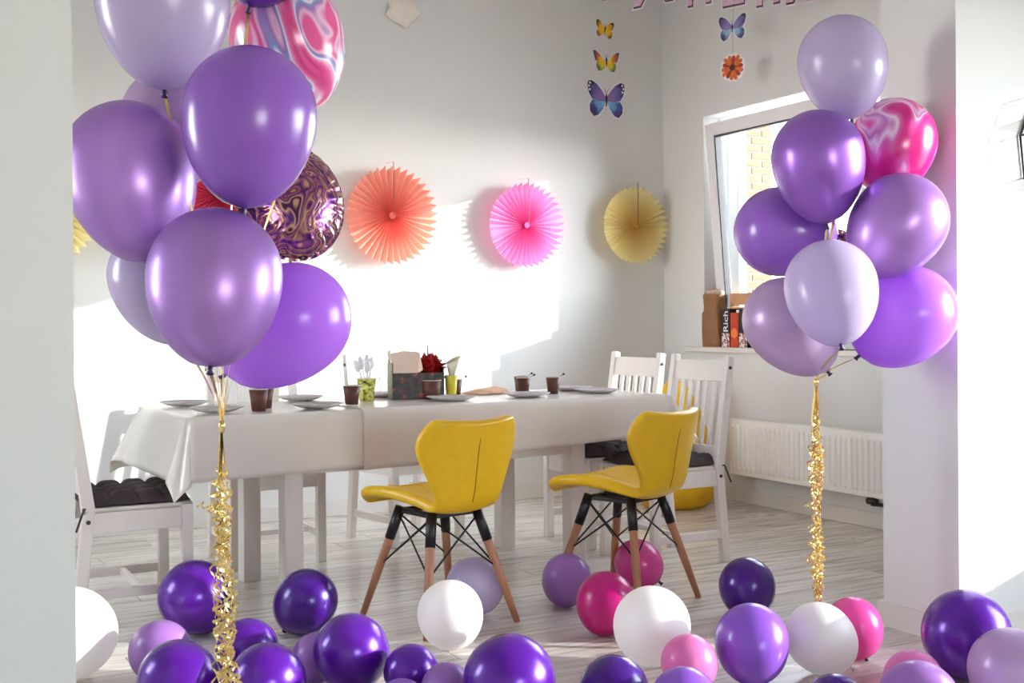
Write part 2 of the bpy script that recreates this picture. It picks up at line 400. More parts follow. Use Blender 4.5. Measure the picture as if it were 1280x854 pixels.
struct('baseboard_left', MB().box(XL, 0.352, 2.384, 2.40, 0, 0.085).box(0.352, 0.368, 2.384, 2.576, 0, 0.085), 'trim_white')

def window(name, W, tilt, split):
    y0, y1, z0, z1 = W; xf, xb = XR + 0.12, XR + 0.19
    f = MB(); t = 0.055
    f.box(xf, xb, y0, y0 + t, z0, z1).box(xf, xb, y1 - t, y1, z0, z1).box(xf, xb, y0 + t, y1 - t, z0, z0 + t).box(xf, xb, y0 + t, y1 - t, z1 - t, z1)
    if tilt: f.box(xf + 0.03, xb, y1 - t - 0.10, y1 - t, z0 + t, z1 - t)  # extra stile added to block the sun beside the tilted sash
    if split: f.box(xf, xb, split - t / 2, split + t / 2, z0 + t, z1 - t)
    fr = f.build('window', 'upvc', bevel=0.004); fr.name = name; fr['kind'] = 'structure'
    spans = [(y0 + t, split - t / 2), (split + t / 2, y1 - t)] if split else [(y0 + t, y1 - t)]
    for i, (a, b) in enumerate(spans):
        H_ = z1 - z0 - 2 * t; g = 0.075
        a -= 0.012; b += 0.012
        s = MB().box(-0.035, 0.03, 0, g, 0, H_).box(-0.035, 0.03, b - a - g, b - a, 0, H_).box(-0.035, 0.03, g, b - a - g, 0, g).box(-0.035, 0.03, g, b - a - g, H_ - g, H_)
        so_ = s.build('sash', 'upvc', fr, bevel=0.005, loc=(xf - 0.005, a, z0 + t), rot=(0, -tilt if i == len(spans) - 1 else 0, 0))
        gk = MB(); q = 0.007
        for (u0, u1, v0, v1) in ((g, g + q, g, H_ - g), (b - a - g - q, b - a - g, g, H_ - g), (g, b - a - g, g, g + q), (g, b - a - g, H_ - g - q, H_ - g)):
            gk.box(-0.024, 0.02, u0, u1, v0, v1)
        gk.build('gasket', 'gasket', so_)
        MB().box(-0.004, 0.004, g, b - a - g, g, H_ - g).build('pane', 'glass', so_)
    return fr
win1 = window('window_1', W1, math.radians(4.5), 4.54)
win2 = window('window_2', W2, 0.0, 0.88)
struct('trim_1', MB().box(XR - 0.05, XR + 0.12, W1[0] - 0.03, W1[1] + 0.15, 0.893, 0.925), 'trim_white', bevel=0.006)

# outside the window: paving and the brick corner of the next house
struct('ground_outside', MB().box(XO, 40, -25, 40, -0.5, -0.35), 'paving')
bx, by = 7.83, 9.40
pier = struct('brick_pier_outside', MB().box(bx - 0.19, bx + 0.19, by - 0.19, by + 0.19, -0.35, 4.4), 'mortar')
bme = {}
for kx, ky in ((0.245, 0.115), (0.115, 0.115)):
    mm = MB().box(-kx / 2, kx / 2, -ky / 2, ky / 2, 0, 0.062).mesh('brick'); mm.materials.append(MATS['brick_tan']); bme[kx] = mm
for c in range(62):
    z = -0.34 + c * 0.076
    fl = c % 2
    for face in (0, 1):
        p, q = (0.245, 0.115) if fl ^ face else (0.115, 0.245)
        if face == 0:
            link('brick', bme[p], pier, (bx - 0.20 + p / 2, by - 0.145, z)); link('brick', bme[q], pier, (bx + 0.20 - q / 2 - 0.01, by - 0.145, z))
        else:
            link('brick', bme[0.245], pier, (bx - 0.145, by + 0.06, z), (0, 0, PI / 2))

# radiator
rad = thing('radiator', 'white panel radiator fixed to the right wall under the window', 'radiator', (4.50, 4.94, 0.0))
MB().box(0.0, 0.012, -0.70, 0.595, 0.178, 0.505).build('front_panel', 'radiator_white', rad, bevel=0.006)
MB().box(0.05, 0.062, -0.70, 0.595, 0.178, 0.505).build('rear_panel', 'radiator_white', rad, bevel=0.006)
MB().box(-0.002, 0.068, 0.592, 0.598, 0.18, 0.503).build('side_cover', 'radiator_white', rad)
g = MB().box(0.0, 0.066, -0.70, 0.595, 0.503, 0.509)
g.build('top_grille', 'radiator_white', rad, bevel=0.002)
rib = MB()
prof = [(0.0, -0.0125), (-0.009, -0.006), (-0.009, 0.006), (0.0, 0.0125)]
rv = []
for z, k in ((0.205, 0), (0.22, 1), (0.462, 1), (0.477, 0)):
    rv += [(a * k - 0.0002, b, z) for a, b in prof]
rib.add(rv, [(j * 4 + i, j * 4 + i + 1, (j + 1) * 4 + i + 1, (j + 1) * 4 + i) for j in range(3) for i in range(3)])
rme = rib.mesh('rib'); rme.materials.append(MATS['radiator_white'])
for i in range(32): link('rib', rme, rad, (0, 0.565 - i * 0.0395, 0))
MB().tube([(0.03, -0.50, 0.18), (0.03, -0.50, 0.14), (0.10, -0.50, 0.13)], 0.011).tube([(0.03, -0.53, 0.155), (0.03, -0.47, 0.155)], 0.018).build('valve', 'valve_metal', rad, smooth=True)
MB().box(0.06, 0.108, 0.28, 0.31, 0.3, 0.42).box(0.06, 0.108, -0.5, -0.47, 0.3, 0.42).build('bracket', 'radiator_white', rad)

# ------------------------------------------------------------------ white chairs (face +y, origin on the floor under the seat centre)
def white_chair(label, loc, rz):
    t = thing('dining_chair', label, 'chair', loc, rz, 'white slatted dining chairs')
    W2_, D2 = 0.20, 0.19
    for sx in (-1, 1):
        MB().box(sx * W2_ - 0.02, sx * W2_ + 0.02, D2 - 0.04, D2, 0, 0.43).build('front_leg', 'white_wood', t, bevel=0.004)
        p = MB()
        p.bar((sx * W2_, -D2 - 0.025, 0), (sx * W2_, -D2 + 0.015, 0.43), 0.036, 0.042, up=(0, 1, 0))
        p.bar((sx * W2_, -D2 + 0.015, 0.42), (sx * W2_, -D2 - 0.055, 0.93), 0.036, 0.046, 0.036, 0.034, up=(0, 1, 0))
        bl = p.build('back_post', 'white_wood', t, bevel=0.004)
        b = MB()
        for (yy, zz) in ((-D2 - 0.045, 0.875), (-D2 + 0.012, 0.39)):
            b.tube([(sx * (W2_ + 0.017), yy, zz), (sx * (W2_ + 0.021), yy, zz)], 0.008, 10)
        b.build('bolt', 'bolt_black', bl)
        MB().box(sx * W2_ - 0.011, sx * W2_ + 0.011, -D2 + 0.02, D2 - 0.04, 0.345, 0.42).build('side_rail', 'white_wood', t, bevel=0.003)
        MB().box(sx * W2_ - 0.010, sx * W2_ + 0.010, -D2 - 0.01, D2 - 0.03, 0.11, 0.145).build('side_stretcher', 'white_wood', t, bevel=0.003)
    MB().box(-W2_ + 0.02, W2_ - 0.02, D2 - 0.03, D2 - 0.008, 0.345, 0.42).build('front_rail', 'white_wood', t, bevel=0.003)
    MB().box(-W2_ + 0.011, W2_ - 0.011, 0.0, 0.022, 0.115, 0.14).build('cross_stretcher', 'white_wood', t, bevel=0.003)
    MB().box(-W2_ + 0.0, W2_, -D2 + 0.03, D2 + 0.004, 0.42, 0.436).build('seat', 'white_wood', t, bevel=0.005)
    def by_(z): return -D2 + 0.015 - 0.07 * (z - 0.42) / 0.51
    for z0, z1 in ((0.81, 0.905), (0.47, 0.52)):
        MB().add([(sx * (W2_ - 0.016), by_(z) + yy, z) for z in (z0, z1) for yy in (-0.010, 0.010) for sx in (-1, 1)],
                 [(0, 2, 3, 1), (4, 5, 7, 6), (0, 1, 5, 4), (2, 6, 7, 3), (0, 4, 6, 2), (1, 3, 7, 5)]).build('back_rail', 'white_wood', t, bevel=0.004)
    for i in range(5):
        x = -0.118 + 0.059 * i
        MB().bar((x, by_(0.515), 0.515), (x, by_(0.815), 0.815), 0.026, 0.011, up=(0, 1, 0)).build('slat', 'white_wood', t, bevel=0.002)
    return t
def seat_cushion(label, loc, rz):
    t = thing('seat_cushion', label, 'cushion', loc, rz, 'tufted chair cushions')
    N = 57
    def hgt(u, v):
        e = min(1, max(0, 1 - abs(u)) * 5.5) ** 0.5 * min(1, max(0, 1 - abs(v)) * 5.5) ** 0.5
        q = (1 - (1 - abs(math.sin(PI * (u + 1) * 2))) ** 2.2) * (1 - (1 - abs(math.sin(PI * (v + 1) * 2))) ** 2.2)
        return e * (0.026 + 0.020 * q)
    m = MB()
    m.grid(N, N, lambda a, b: (0.195 * (2 * a - 1) * 1.03, 0.185 * (2 * b - 1), 0.007 + hgt(2 * a - 1, 2 * b - 1)))
    m.grid(N, N, lambda a, b: (0.195 * (2 * a - 1) * 1.03, 0.185 * (2 * b - 1), 0.006 - 0.006 * min(1, 6 * (1 - abs(2 * a - 1)), 6 * (1 - abs(2 * b - 1)))))
    m.build('pad', 'cushion_brown', t, smooth=True)
    for sx in (-1, 1):
        MB().bar((sx * 0.17, -0.17, 0.016), (sx * 0.226, -0.195, 0.0), 0.010, 0.005, up=(0, 0, 1)).bar((sx * 0.226, -0.195, 0.0), (sx * 0.236, -0.222, -0.075), 0.007, 0.003, up=(1, 0, 0)).build('tie_strap', 'cushion_brown', t)
    return t
# left end of the table, facing the table
white_chair('white dining chair with brown cushion at the table\'s left end, beside the wall edge', (0.865, 4.60, 0), -PI / 2)
seat_cushion('dark brown tufted cushion on the chair at the left end of the table', (0.865, 4.60, 0.436), -PI / 2)
white_chair('white dining chair right behind a yellow chair, nearest to the radiator', (3.19, 4.43, 0), PI / 2)
seat_cushion('dark brown cushion on the white chair nearest to the radiator', (3.19, 4.43, 0.436), PI / 2)
white_chair('white slatted chair at the table\'s far right corner, farthest from us', (3.20, 4.965, 0), PI / 2)
seat_cushion('dark cushion on the white chair by the far right corner of the table', (3.20, 4.965, 0.436), PI / 2)
white_chair('white dining chair beyond the table, behind the green cup of plastic spoons', (1.62, 5.33, 0), PI)
white_chair('white chair beyond the table, its legs seen left of the left yellow chair seat', (2.40, 5.50, 0), PI + 0.2)

# ------------------------------------------------------------------ dining table
TROT = math.radians(2.3); TC = Vector((2.12, 4.735, 0))
tb = thing('dining_table', 'long white dining table with square legs under the white vinyl tablecloth', 'table', TC, TROT)
MB().box(-1.09, 1.10, -0.33, 0.33, 0.715, 0.745).build('table_top', 'white_wood', tb, bevel=0.004)
for x, yy in ((-0.685, -0.265), (-0.685, 0.235), (0.65, -0.245), (0.60, 0.28)):
    MB().box(x - 0.038, x + 0.038, yy - 0.038, yy + 0.038, 0, 0.715).build('leg', 'white_wood', tb, bevel=0.004)
MB().box(-0.69, 0.66, -0.275, -0.255, 0.50, 0.715).build('apron', 'white_wood', tb, bevel=0.003)
MB().box(-0.69, 0.62, 0.255, 0.275, 0.60, 0.715).build('apron', 'white_wood', tb, bevel=0.003)
MB().box(-0.695, -0.675, -0.255, 0.255, 0.60, 0.715).build('apron', 'white_wood', tb, bevel=0.003)
MB().box(0.625, 0.645, -0.25, 0.26, 0.60, 0.715).build('apron', 'white_wood', tb, bevel=0.003)

def tablecloth(label, x0, x1, drape_l, drape_r, ovf, ovf2, ztop, seed):
    """a flat sheet laid over the top: parts beyond an edge hang, a free corner folds into a cone"""
    rnd = random.Random(3); ph = [rnd.uniform(0, 6) for _ in range(6)]; lift = 0.005 if seed == 5 else 0.0
    yE0, yE1 = -0.338, 0.338; xE0, xE1 = -1.10, 1.11; ov_e = 0.25
    sx0 = x0 if not drape_l else xE0 - 0.235
    sx1 = x1 if not drape_r else xE1 + 0.20
    NU = int((sx1 - sx0) / 0.018); NV = 64
    def fn(a, b):
        u = sx0 + (sx1 - sx0) * a
        of = ovf + (ovf2 - ovf) * a
        v = (yE0 - of) + (yE1 + ov_e - yE0 + of) * b
        du = (xE0 - u) if u < xE0 else (u - xE1 if u > xE1 else 0); su = -1 if u < xE0 else 1
        dv = (yE0 - v) if v < yE0 else (v - yE1 if v > yE1 else 0); sv = -1 if v < yE0 else 1
        ex = min(max(u, xE0), xE1); ey = min(max(v, yE0), yE1)
        if du == 0 and dv == 0:
            return (u, v, ztop + 0.0012 * math.sin(9 * u + ph[0]) * math.sin(13 * v + ph[1]))
        rr = 0.012                                                       # soft edge
        if dv == 0 or du == 0:
            d = max(du, dv)
            fl = 0.30 if du else 0.035 + 0.03 * math.sin(4.1 * u + ph[2]) + 0.015 * math.sin(11 * u + ph[3])
            out = fl * d * min(1, d / 0.05) + rr * (1 - math.exp(-d / rr)); dn = math.sqrt(max(d * d - min(out, d) ** 2 * 0.5, 0)) - rr * 0.3 * (1 - math.exp(-d / rr))
            return (ex + (su * out if du else 0), ey + (sv * (out + lift * min(1, d / 0.03)) if dv else 0), ztop - dn)
        r = math.hypot(du, dv); fi = math.atan2(dv, du)
        fl = 0.30 * (1 - fi / (PI / 2)) + 0.035 * (fi / (PI / 2)) + 0.36 * math.sin(2 * fi) ** 1.5
        out = min(fl, 0.9) * r + rr * (1 - math.exp(-r / rr))
        dn = math.sqrt(max(r * r - out * out, 0.0))
        fi2 = fi + 0.30 * math.sin(2 * fi) * math.cos(fi)
        return (ex + su * out * math.cos(fi2), ey + sv * out * math.sin(fi2), ztop - dn)
    o = MB().grid(NU, NV, fn).build('tablecloth', 'vinyl_cloth', smooth=True, loc=TC, rot=(0, 0, TROT), solid=0.0012)
    return tag(o, label, 'tablecloth', 'white vinyl tablecloth sheets')
tablecloth('left sheet of white vinyl tablecloth, its corner hanging over the brown cushion', 0, -0.32, True, False, 0.25, 0.225, 0.7475, 3)
tablecloth('right sheet of white vinyl tablecloth, overlapping the left one behind both yellow chairs', -0.42, 0, False, True, 0.245, 0.175, 0.7505, 5)

# ------------------------------------------------------------------ yellow chairs (face +y)
def yellow_chair(label, loc, rz):
    t = thing('shell_chair', label, 'chair', loc, rz, 'yellow butterfly chairs')
    # profile from the seat front over the waist to the top of the back: y, z, half width, edge lift (z for seat, y for back)
    P = [(0.236, 0.420, 0.160, -0.004), (0.232, 0.450, 0.196, 0.004), (0.17, 0.463, 0.212, 0.012), (0.09, 0.455, 0.205, 0.030), (0.00, 0.440, 0.178, 0.040), (-0.09, 0.427, 0.150, 0.034),
         (-0.155, 0.425, 0.135, 0.022), (-0.190, 0.452, 0.134, 0.020), (-0.205, 0.50, 0.146, 0.026), (-0.215, 0.56, 0.176, 0.044), (-0.226, 0.62, 0.206, 0.064), (-0.236, 0.67, 0.216, 0.072), (-0.246, 0.71, 0.204, 0.064), (-0.253, 0.742, 0.184, 0.050), (-0.256, 0.756, 0.165, 0.040)]
    nv = 13
    def fn(a, b):
        i = b * (len(P) - 1); j = min(int(i + 1e-9), len(P) - 2); f = i - j
        A, B = P[j], P[j + 1]; y, z, hw, lf = [A[k] + (B[k] - A[k]) * f for k in range(4)]
        v = 2 * a - 1
        wt = min(max((b * (len(P) - 1) - 5) / 2.5, 0), 1)                # 0 on the seat, 1 on the back
        dip = 0.010 * (1 - v * v) * wt if b > 0.85 else 0
        return (v * hw, y + lf * abs(v) ** 2.2 * wt, z + lf * abs(v) ** 2.0 * (1 - wt) - dip)
    o = MB().grid(nv, len(P), fn).build('seat_shell', 'yellow_vinyl', t, smooth=True)
    md = o.modifiers.new('solid', 'SOLIDIFY'); md.thickness = 0.042; md.offset = 0
    md = o.modifiers.new('sub', 'SUBSURF'); md.levels = 2; md.render_levels = 2
    def back(z):
        for A, B in zip(P[7:], P[8:]):
            if A[1] <= z <= B[1]: return A[0] + (B[0] - A[0]) * (z - A[1]) / (B[1] - A[1])
        return P[7][0]
    zs = [0.455 + 0.235 * i / 12 for i in range(13)]
    MB().tube([(0.0, back(z) - 0.0213, z) for z in zs], 0.0018, 6).build('back_seam', 'seam_dark', o)
    s = MB()
    for x in (-0.075, 0.0, 0.075):
        s.tube([(x * 1.2, 0.19, 0.4835), (x * 1.15, 0.12, 0.4815), (x, 0.03, 0.4665), (x * 0.9, -0.06, 0.4525)], 0.0016, 5)
    for yy, zz in ((0.13, 0.4815), (0.03, 0.4665)): s.tube([(-0.11, yy, zz + 0.006), (0, yy, zz), (0.11, yy, zz + 0.006)], 0.0016, 5)
    s.build('seat_stitching', 'yellow_vinyl', o)
    MB().box(-0.105, 0.105, -0.105, -0.08, 0.392, 0.41).box(-0.105, 0.105, 0.08, 0.105, 0.392, 0.41).box(-0.105, -0.08, -0.08, 0.08, 0.392, 0.41).box(0.08, 0.105, -0.08, 0.08, 0.392, 0.41).box(-0.03, 0.03, -0.08, 0.08, 0.40, 0.43).build('under_frame', 'black_metal', t, bevel=0.003)
    top, bot = [], []
    for sx, sy in ((1, 1), (-1, 1), (-1, -1), (1, -1)):
        a = Vector((sx * 0.098, sy * 0.10, 0.412)); b = Vector((sx * 0.20, sy * 0.21, 0.0))
        pt = lambda f: a + (b - a) * f
        lg = MB().tube([pt(0.24), pt(0.3), pt(0.6), pt(1)], [0.0165, 0.0165, 0.0155, 0.0115], 14).build('leg', 'beech_wood', t, smooth=True)
        MB().tube([pt(0), pt(0.28)], [0.0195, 0.0185], 14).build('leg_sleeve', 'black_metal', lg, smooth=True)
        top.append(pt(0.05)); bot.append(pt(0.52))
    for i in range(4):
        j = (i + 1) % 4
        for p, q in ((top[i], bot[j]), (top[j], bot[i])):
            c = (p + q) / 2
            MB().tube([p, q], 0.0036, 8).tube([q - (q - p).normalized() * 0.008, q + (q - p).normalized() * 0.016], 0.0065, 8).tube([p - (q - p).normalized() * 0.008, p + (q - p).normalized() * 0.01], 0.0065, 8).build('brace_rod', 'black_metal', t, smooth=True)
    return t
yellow_chair('yellow butterfly-backed chair with wooden legs, left of the two, by the white balloon', (1.836, 3.93, 0), math.radians(10))
yellow_chair('yellow butterfly-backed chair with wooden legs, in front of the white slatted chair', (2.61, 3.86, 0), math.radians(20))

# yellow bean bag in the corner
def bag_w(a, z): return 0.03 * math.sin(3 * a + 4 * z) + 0.02 * math.sin(7 * a + 1.3)
bb = MB().lathe([(0.0, 0.0), (0.17, 0.002), (0.225, 0.05), (0.245, 0.14), (0.24, 0.25), (0.215, 0.38), (0.175, 0.50), (0.135, 0.60), (0.09, 0.68), (0.045, 0.73), (0.0, 0.745)], 28, wob=bag_w).build('bean_bag', 'beanbag_yellow', smooth=True, loc=(4.17, 5.64, 0.001))
tag(bb, 'yellow rounded bean bag in the room corner behind the white chairs', 'bean bag')

# ------------------------------------------------------------------ balloons
def balloon_mesh(R, aspect, n=40):
    L = 2 * R * aspect; up = min(R * 1.02, L * 0.5); lo = L - up; zc = (lo - up) / 2
    prof = [(0, up)]
    for i in range(1, 13):
        a = PI / 2 * i / 12; prof.append((R * math.sin(a), up * math.cos(a)))
    for i in range(1, 15):
        s = i / 14
        r = R * math.sqrt(max(1 - s ** 2.15, 0)) * (1 - 0.10 * (aspect - 1) / 0.2 * s ** 2)
        prof.append((max(r, 0.007 if s > 0.98 else 0), -lo * s))
    prof.append((0, -lo))
    return [(r, z + zc) for r, z in prof], -lo + zc
def balloon(name, label, mat, c, R, aspect, d, group, rest=False, knot=None):
    prof, zb = balloon_mesh(R, aspect)
    q = Vector((0, 0, -1)).rotation_difference(Vector(d).normalized())
    me = MB().lathe(prof, 44)
    zmin = min((q @ Vector(p)).z for p in me.v)
    c = Vector(c)
    if rest: c.z = -zmin + 0.0015
    o = me.build('balloon', mat, smooth=True, loc=c)
    o.rotation_mode = 'QUATERNION'; o.rotation_quaternion = q
    MB().lathe([(0.0, zb + 0.005), (0.007, zb + 0.003), (0.0045, zb - 0.003), (0.007, zb - 0.006), (0.0045, zb - 0.009), (0.009, zb - 0.017), (0.0075, zb - 0.018), (0.0, zb - 0.014)], 12).build('knot', knot or mat, o, smooth=True)
    tag(o, label, 'balloon', group)
    return o, c + q @ Vector((0, 0, zb - 0.012))
GL, GR, GF = 'balloon cluster at the left', 'balloon cluster at the right', 'balloons on the floor'
KN = []
def CB(side, label, mat, c, R, a, d, knot='knot_dark'):
    o, k = balloon('balloon', label, mat, c, R, a, d, GL if side == 'L' else GR, knot=knot); KN.append((side, k)); return o
CB('L', 'pale lilac balloon at the top of the left cluster, cut by the photo top', 'lx_pale', (0.623, 2.850, 1.835), 0.156, 1.24, (0.00, -0.06, -1.00))
CB('L', 'deep purple balloon of the left cluster, only its bottom showing at the photo top', 'lx_deep', (0.895, 2.945, 2.075), 0.150, 1.21, (-0.17, 0.09, -0.98))
CB('L', 'pastel pink and blue marbled balloon at the upper right of the left cluster', 'marble_pastel', (1.010, 3.092, 1.842), 0.154, 1.21, (0.24, -0.13, -0.96))
CB('L', 'plain mid purple balloon in the middle of the left cluster, below the pale lilac one', 'lx_mid', (0.760, 2.616, 1.530), 0.150, 1.23, (-0.09, -0.06, -0.99))
CB('L', 'pinkish lilac balloon of the left cluster, half hidden under the topmost pale one', 'lx_pinklilac', (0.714, 3.143, 1.604), 0.136, 1.17, (0.04, -0.02, -1.00))
CB('L', 'shiny pearl purple balloon at the far left, touching the white wall edge', 'lx_pearl', (0.555, 2.888, 1.426), 0.155, 1.27, (0.12, -0.28, -0.95))
CB('L', 'shiny pearl purple balloon at the bottom of the left cluster, right above the gold ribbons', 'lx_pearl', (0.679, 2.615, 1.169), 0.149, 1.22, (-0.13, -0.30, -0.94))
CB('L', 'greyish lilac balloon hiding behind the lowest pearl balloon of the left cluster', 'lx_pale', (0.670, 3.076, 1.190), 0.131, 1.21, (0.29, -0.16, -0.94))
CB('L', 'bright violet balloon tilted over the table at the lower right of the left cluster', 'lx_violet', (0.922, 2.892, 1.076), 0.145, 1.26, (-0.69, 0.37, -0.62))
CB('R', 'pale grey-lilac balloon at the top of the right cluster', 'lx_pale', (2.799, 2.857, 1.909), 0.143, 1.20, (0.06, -0.14, -0.99))
CB('R', 'shiny purple balloon under the topmost pale one of the right cluster', 'lx_pearl_dark', (2.665, 2.830, 1.575), 0.146, 1.25, (0.10, -0.06, -0.99))
CB('R', 'hot pink and white marbled balloon in front of the pillar', 'marble_pink', (3.030, 2.870, 1.668), 0.142, 1.18, (-0.34, -0.03, -0.94))
CB('R', 'purple balloon lying sideways in front of the window, in the right cluster', 'lx_mid', (2.733, 3.064, 1.387), 0.152, 1.14, (0.68, -0.73, -0.10))
CB('R', 'pearly light purple balloon below the pink marbled one of the right cluster', 'lx_pearl', (2.852, 2.690, 1.380), 0.149, 1.19, (-0.57, 0.20, -0.80))
CB('R', 'almost white lilac balloon at the front of the right cluster', 'lx_pale', (2.510, 2.615, 1.167), 0.136, 1.20, (-0.16, -0.38, -0.91))
CB('R', 'pinkish lilac balloon tilted at the lower left of the right cluster, by the window sill', 'lx_pinklilac', (2.655, 2.945, 1.061), 0.141, 1.26, (0.55, -0.30, -0.78))
CB('R', 'bright violet balloon tilted at the lower right of the right cluster, against the pillar', 'lx_violet', (2.985, 2.790, 1.092), 0.157, 1.18, (-0.67, 0.36, -0.65))

def foil(label, c, R, normal, roll, side):
    N = 64; m = MB(); vs_ = []; fs = []
    rings = [(0, 1)] + [(i / 12, 0) for i in range(1, 13)]
    for sgn in (1, -1):
        base = []
        def fn(a, b, sgn=sgn):
            r = b; th = 2 * PI * a
            edge = max(0, (r - 0.6) / 0.4)
            crk = 0.05 * edge * math.sin(26 * th + 2 * math.sin(3 * th)) + 0.03 * edge * math.sin(41 * th)
            z = 0.42 * math.sqrt(max(0, 1 - r ** 2.4)) * (1 + crk * 1.6)
            rr = r * (1 + 0.012 * edge * math.sin(26 * th))
            return (R * rr * math.cos(th), R * rr * math.sin(th), sgn * R * z)
        m.grid(N * 3 + 1, 18, fn)
    o = m.build('foil_balloon', 'marble_foil', smooth=True, loc=c)
    q = Vector((0, 0, 1)).rotation_difference(Vector(normal).normalized())
    o.rotation_mode = 'QUATERNION'; o.rotation_quaternion = q
    sm = MB(); pts = [(R * 1.0 * math.cos(2 * PI * i / 90), R * 1.0 * math.sin(2 * PI * i / 90)) for i in range(90)]
    sm.add([(x * k, y_ * k, 0.0015 * math.sin(i * 2.1)) for k in (0.99, 1.05) for i, (x, y_) in enumerate(pts)], [(i, (i + 1) % 90, 90 + (i + 1) % 90, 90 + i) for i in range(90)])
    sm.build('seam_rim', 'marble_foil', o)
    KN.append((side, Vector(c) + Vector((0, 0, -R))))
    return tag(o, label, 'balloon', GL if side == 'L' else GR)
foil('round purple and gold marbled foil balloon with crinkled rim, in the left cluster', (1.020, 3.112, 1.419), 0.156, (0.15, -0.95, 0.12), 0, 'L')
foil('dark marbled foil balloon mostly hidden behind the right cluster', (2.93, 3.05, 1.30), 0.10, (-0.5, -0.85, 0.0), 0, 'R')

FB = [
 ('white balloon on the floor, cut off by the wall edge at the far left', 'lx_white', (0.548, 3.844), 0.138, (0.65, 0.56, -0.51)),
 ('deep purple balloon behind the left gold ribbons, by the white chair', 'lx_deep', (1.013, 4.166), 0.126, (0.73, 0.30, -0.62)),
 ('lilac balloon peeking out left of the gold ribbon end, behind a purple balloon', 'lx_orchid', (0.783, 3.674), 0.093, (0.46, 0.84, -0.29)),
 ('mid purple balloon at the bottom edge, just left of the gold ribbon end', 'lx_deep', (0.750, 3.285), 0.108, (0.34, -0.87, -0.36)),
 ('purple balloon behind the gold ribbon end, half hidden by a darker one', 'lx_deep', (1.015, 3.549), 0.095, (0.46, 0.84, -0.29)),
 ('dark purple balloon at the bottom edge, just right of the gold ribbon end', 'lx_deep', (0.962, 3.165), 0.104, (0.65, 0.56, -0.51)),
 ('darkest purple balloon standing alone before the left table legs', 'lx_deepest', (1.339, 3.966), 0.109, (-0.41, 0.46, -0.79)),
 ('lilac balloon mostly hidden behind the large shiny purple one, left of the yellow chair', 'lx_orchid', (1.195, 3.43), 0.075, (0.46, 0.84, -0.29)),
 ('large shiny purple balloon left of the left yellow chair, with bright highlights', 'lx_deep', (1.258, 3.300), 0.111, (0.62, 0.53, -0.57)),
 ('deep purple balloon tucked at the right of the large shiny purple one', 'lx_deep', (1.375, 3.13), 0.079, (0.58, 0.63, -0.52)),
 ('light purple balloon with a dark knot towards us, at the bottom edge', 'lx_orchid', (1.406, 2.964), 0.071, (-0.47, -0.86, -0.20)),
 ('light purple crown at the bottom edge, left of the knotted light purple balloon', 'lx_purple', (1.245, 2.902), 0.070, (0.46, 0.84, -0.29)),
 ('large deep purple balloon at the bottom edge, in the middle of the floor', 'lx_deep', (1.502, 2.772), 0.124, (0.47, 0.65, -0.60)),
 ('white balloon in front of the left yellow chair, hiding its nearest leg', 'lx_white', (1.696, 3.539), 0.109, (0.35, 0.41, -0.84)),
 ('whitish balloon in the shade under the left yellow chair', 'lx_pale', (1.980, 3.917), 0.107, (0.69, 0.59, -0.42)),
 ('greyish purple balloon by the left leg of the right yellow chair', 'lx_orchid', (2.336, 3.853), 0.094, (0.07, 0.36, -0.93)),
 ('magenta balloon between the purple one and the big white one', 'lx_magenta', (2.239, 3.433), 0.102, (0.01, 0.24, -0.97)),
 ('raspberry pink balloon behind the near leg of the right yellow chair', 'lx_pink', (2.760, 3.981), 0.095, (0.55, -0.54, -0.64)),
 ('large bright white balloon in front of the right yellow chair', 'lx_white', (2.162, 3.050), 0.121, (0.41, 0.52, -0.75)),
 ('light pink balloon tucked behind the large bright white one', 'lx_lightpink', (2.114, 2.793), 0.082, (0.73, 0.38, -0.57)),
 ('deepest purple balloon at the bottom edge, under the large white one', 'lx_deepest', (1.752, 2.65), 0.094, (0.38, 0.70, -0.60)),
 ('violet balloon at the bottom edge, below the light pink one', 'lx_purple', (1.868, 2.49), 0.090, (0.62, 0.53, -0.57)),
 ('darkest purple balloon standing behind a violet one, on the open floor to the right', 'lx_deepest', (2.817, 3.376), 0.102, (0.19, 0.13, -0.97)),
 ('plain violet balloon in front of the darkest purple one, right of the yellow chairs', 'lx_purple', (2.325, 2.766), 0.110, (-0.27, -0.39, -0.88)),
 ('white balloon beside the hot pink one, below the right gold ribbons', 'lx_white', (2.567, 2.729), 0.105, (0.59, -0.44, -0.68)),
 ('hot pink balloon under the end of the right gold ribbons', 'lx_pink', (2.780, 2.806), 0.090, (0.17, -0.33, -0.93)),
 ('dark purple crown at the bottom edge, below the white and hot pink balloons', 'lx_deepest', (2.208, 2.295), 0.081, (0.55, 0.59, -0.59)),
 ('salmon pink balloon peeking over a lilac one, at the foot of the pillar', 'lx_lightpink', (2.547, 2.348), 0.082, (0.55, 0.59, -0.59)),
 ('pinkish lilac balloon at the bottom edge, in front of the pillar', 'lx_orchid', (2.355, 2.155), 0.104, (0.55, 0.59, -0.59)),
 ('large deep purple balloon in front of the pillar corner', 'lx_deep', (2.896, 2.464), 0.130, (0.49, 0.46, -0.74)),
 ('pale pink-lilac balloon in the bottom right corner, in front of a deep purple one', 'lx_pinklilac', (2.761, 2.199), 0.114, (0.62, 0.48, -0.62)),
]
for lab, mat, (x, y), R, d in FB:
    balloon('balloon', lab, mat, (x, y, R), R, 1.10, d, GF, rest=True, knot='knot_dark' if 'white' not in lab[:7] else None)

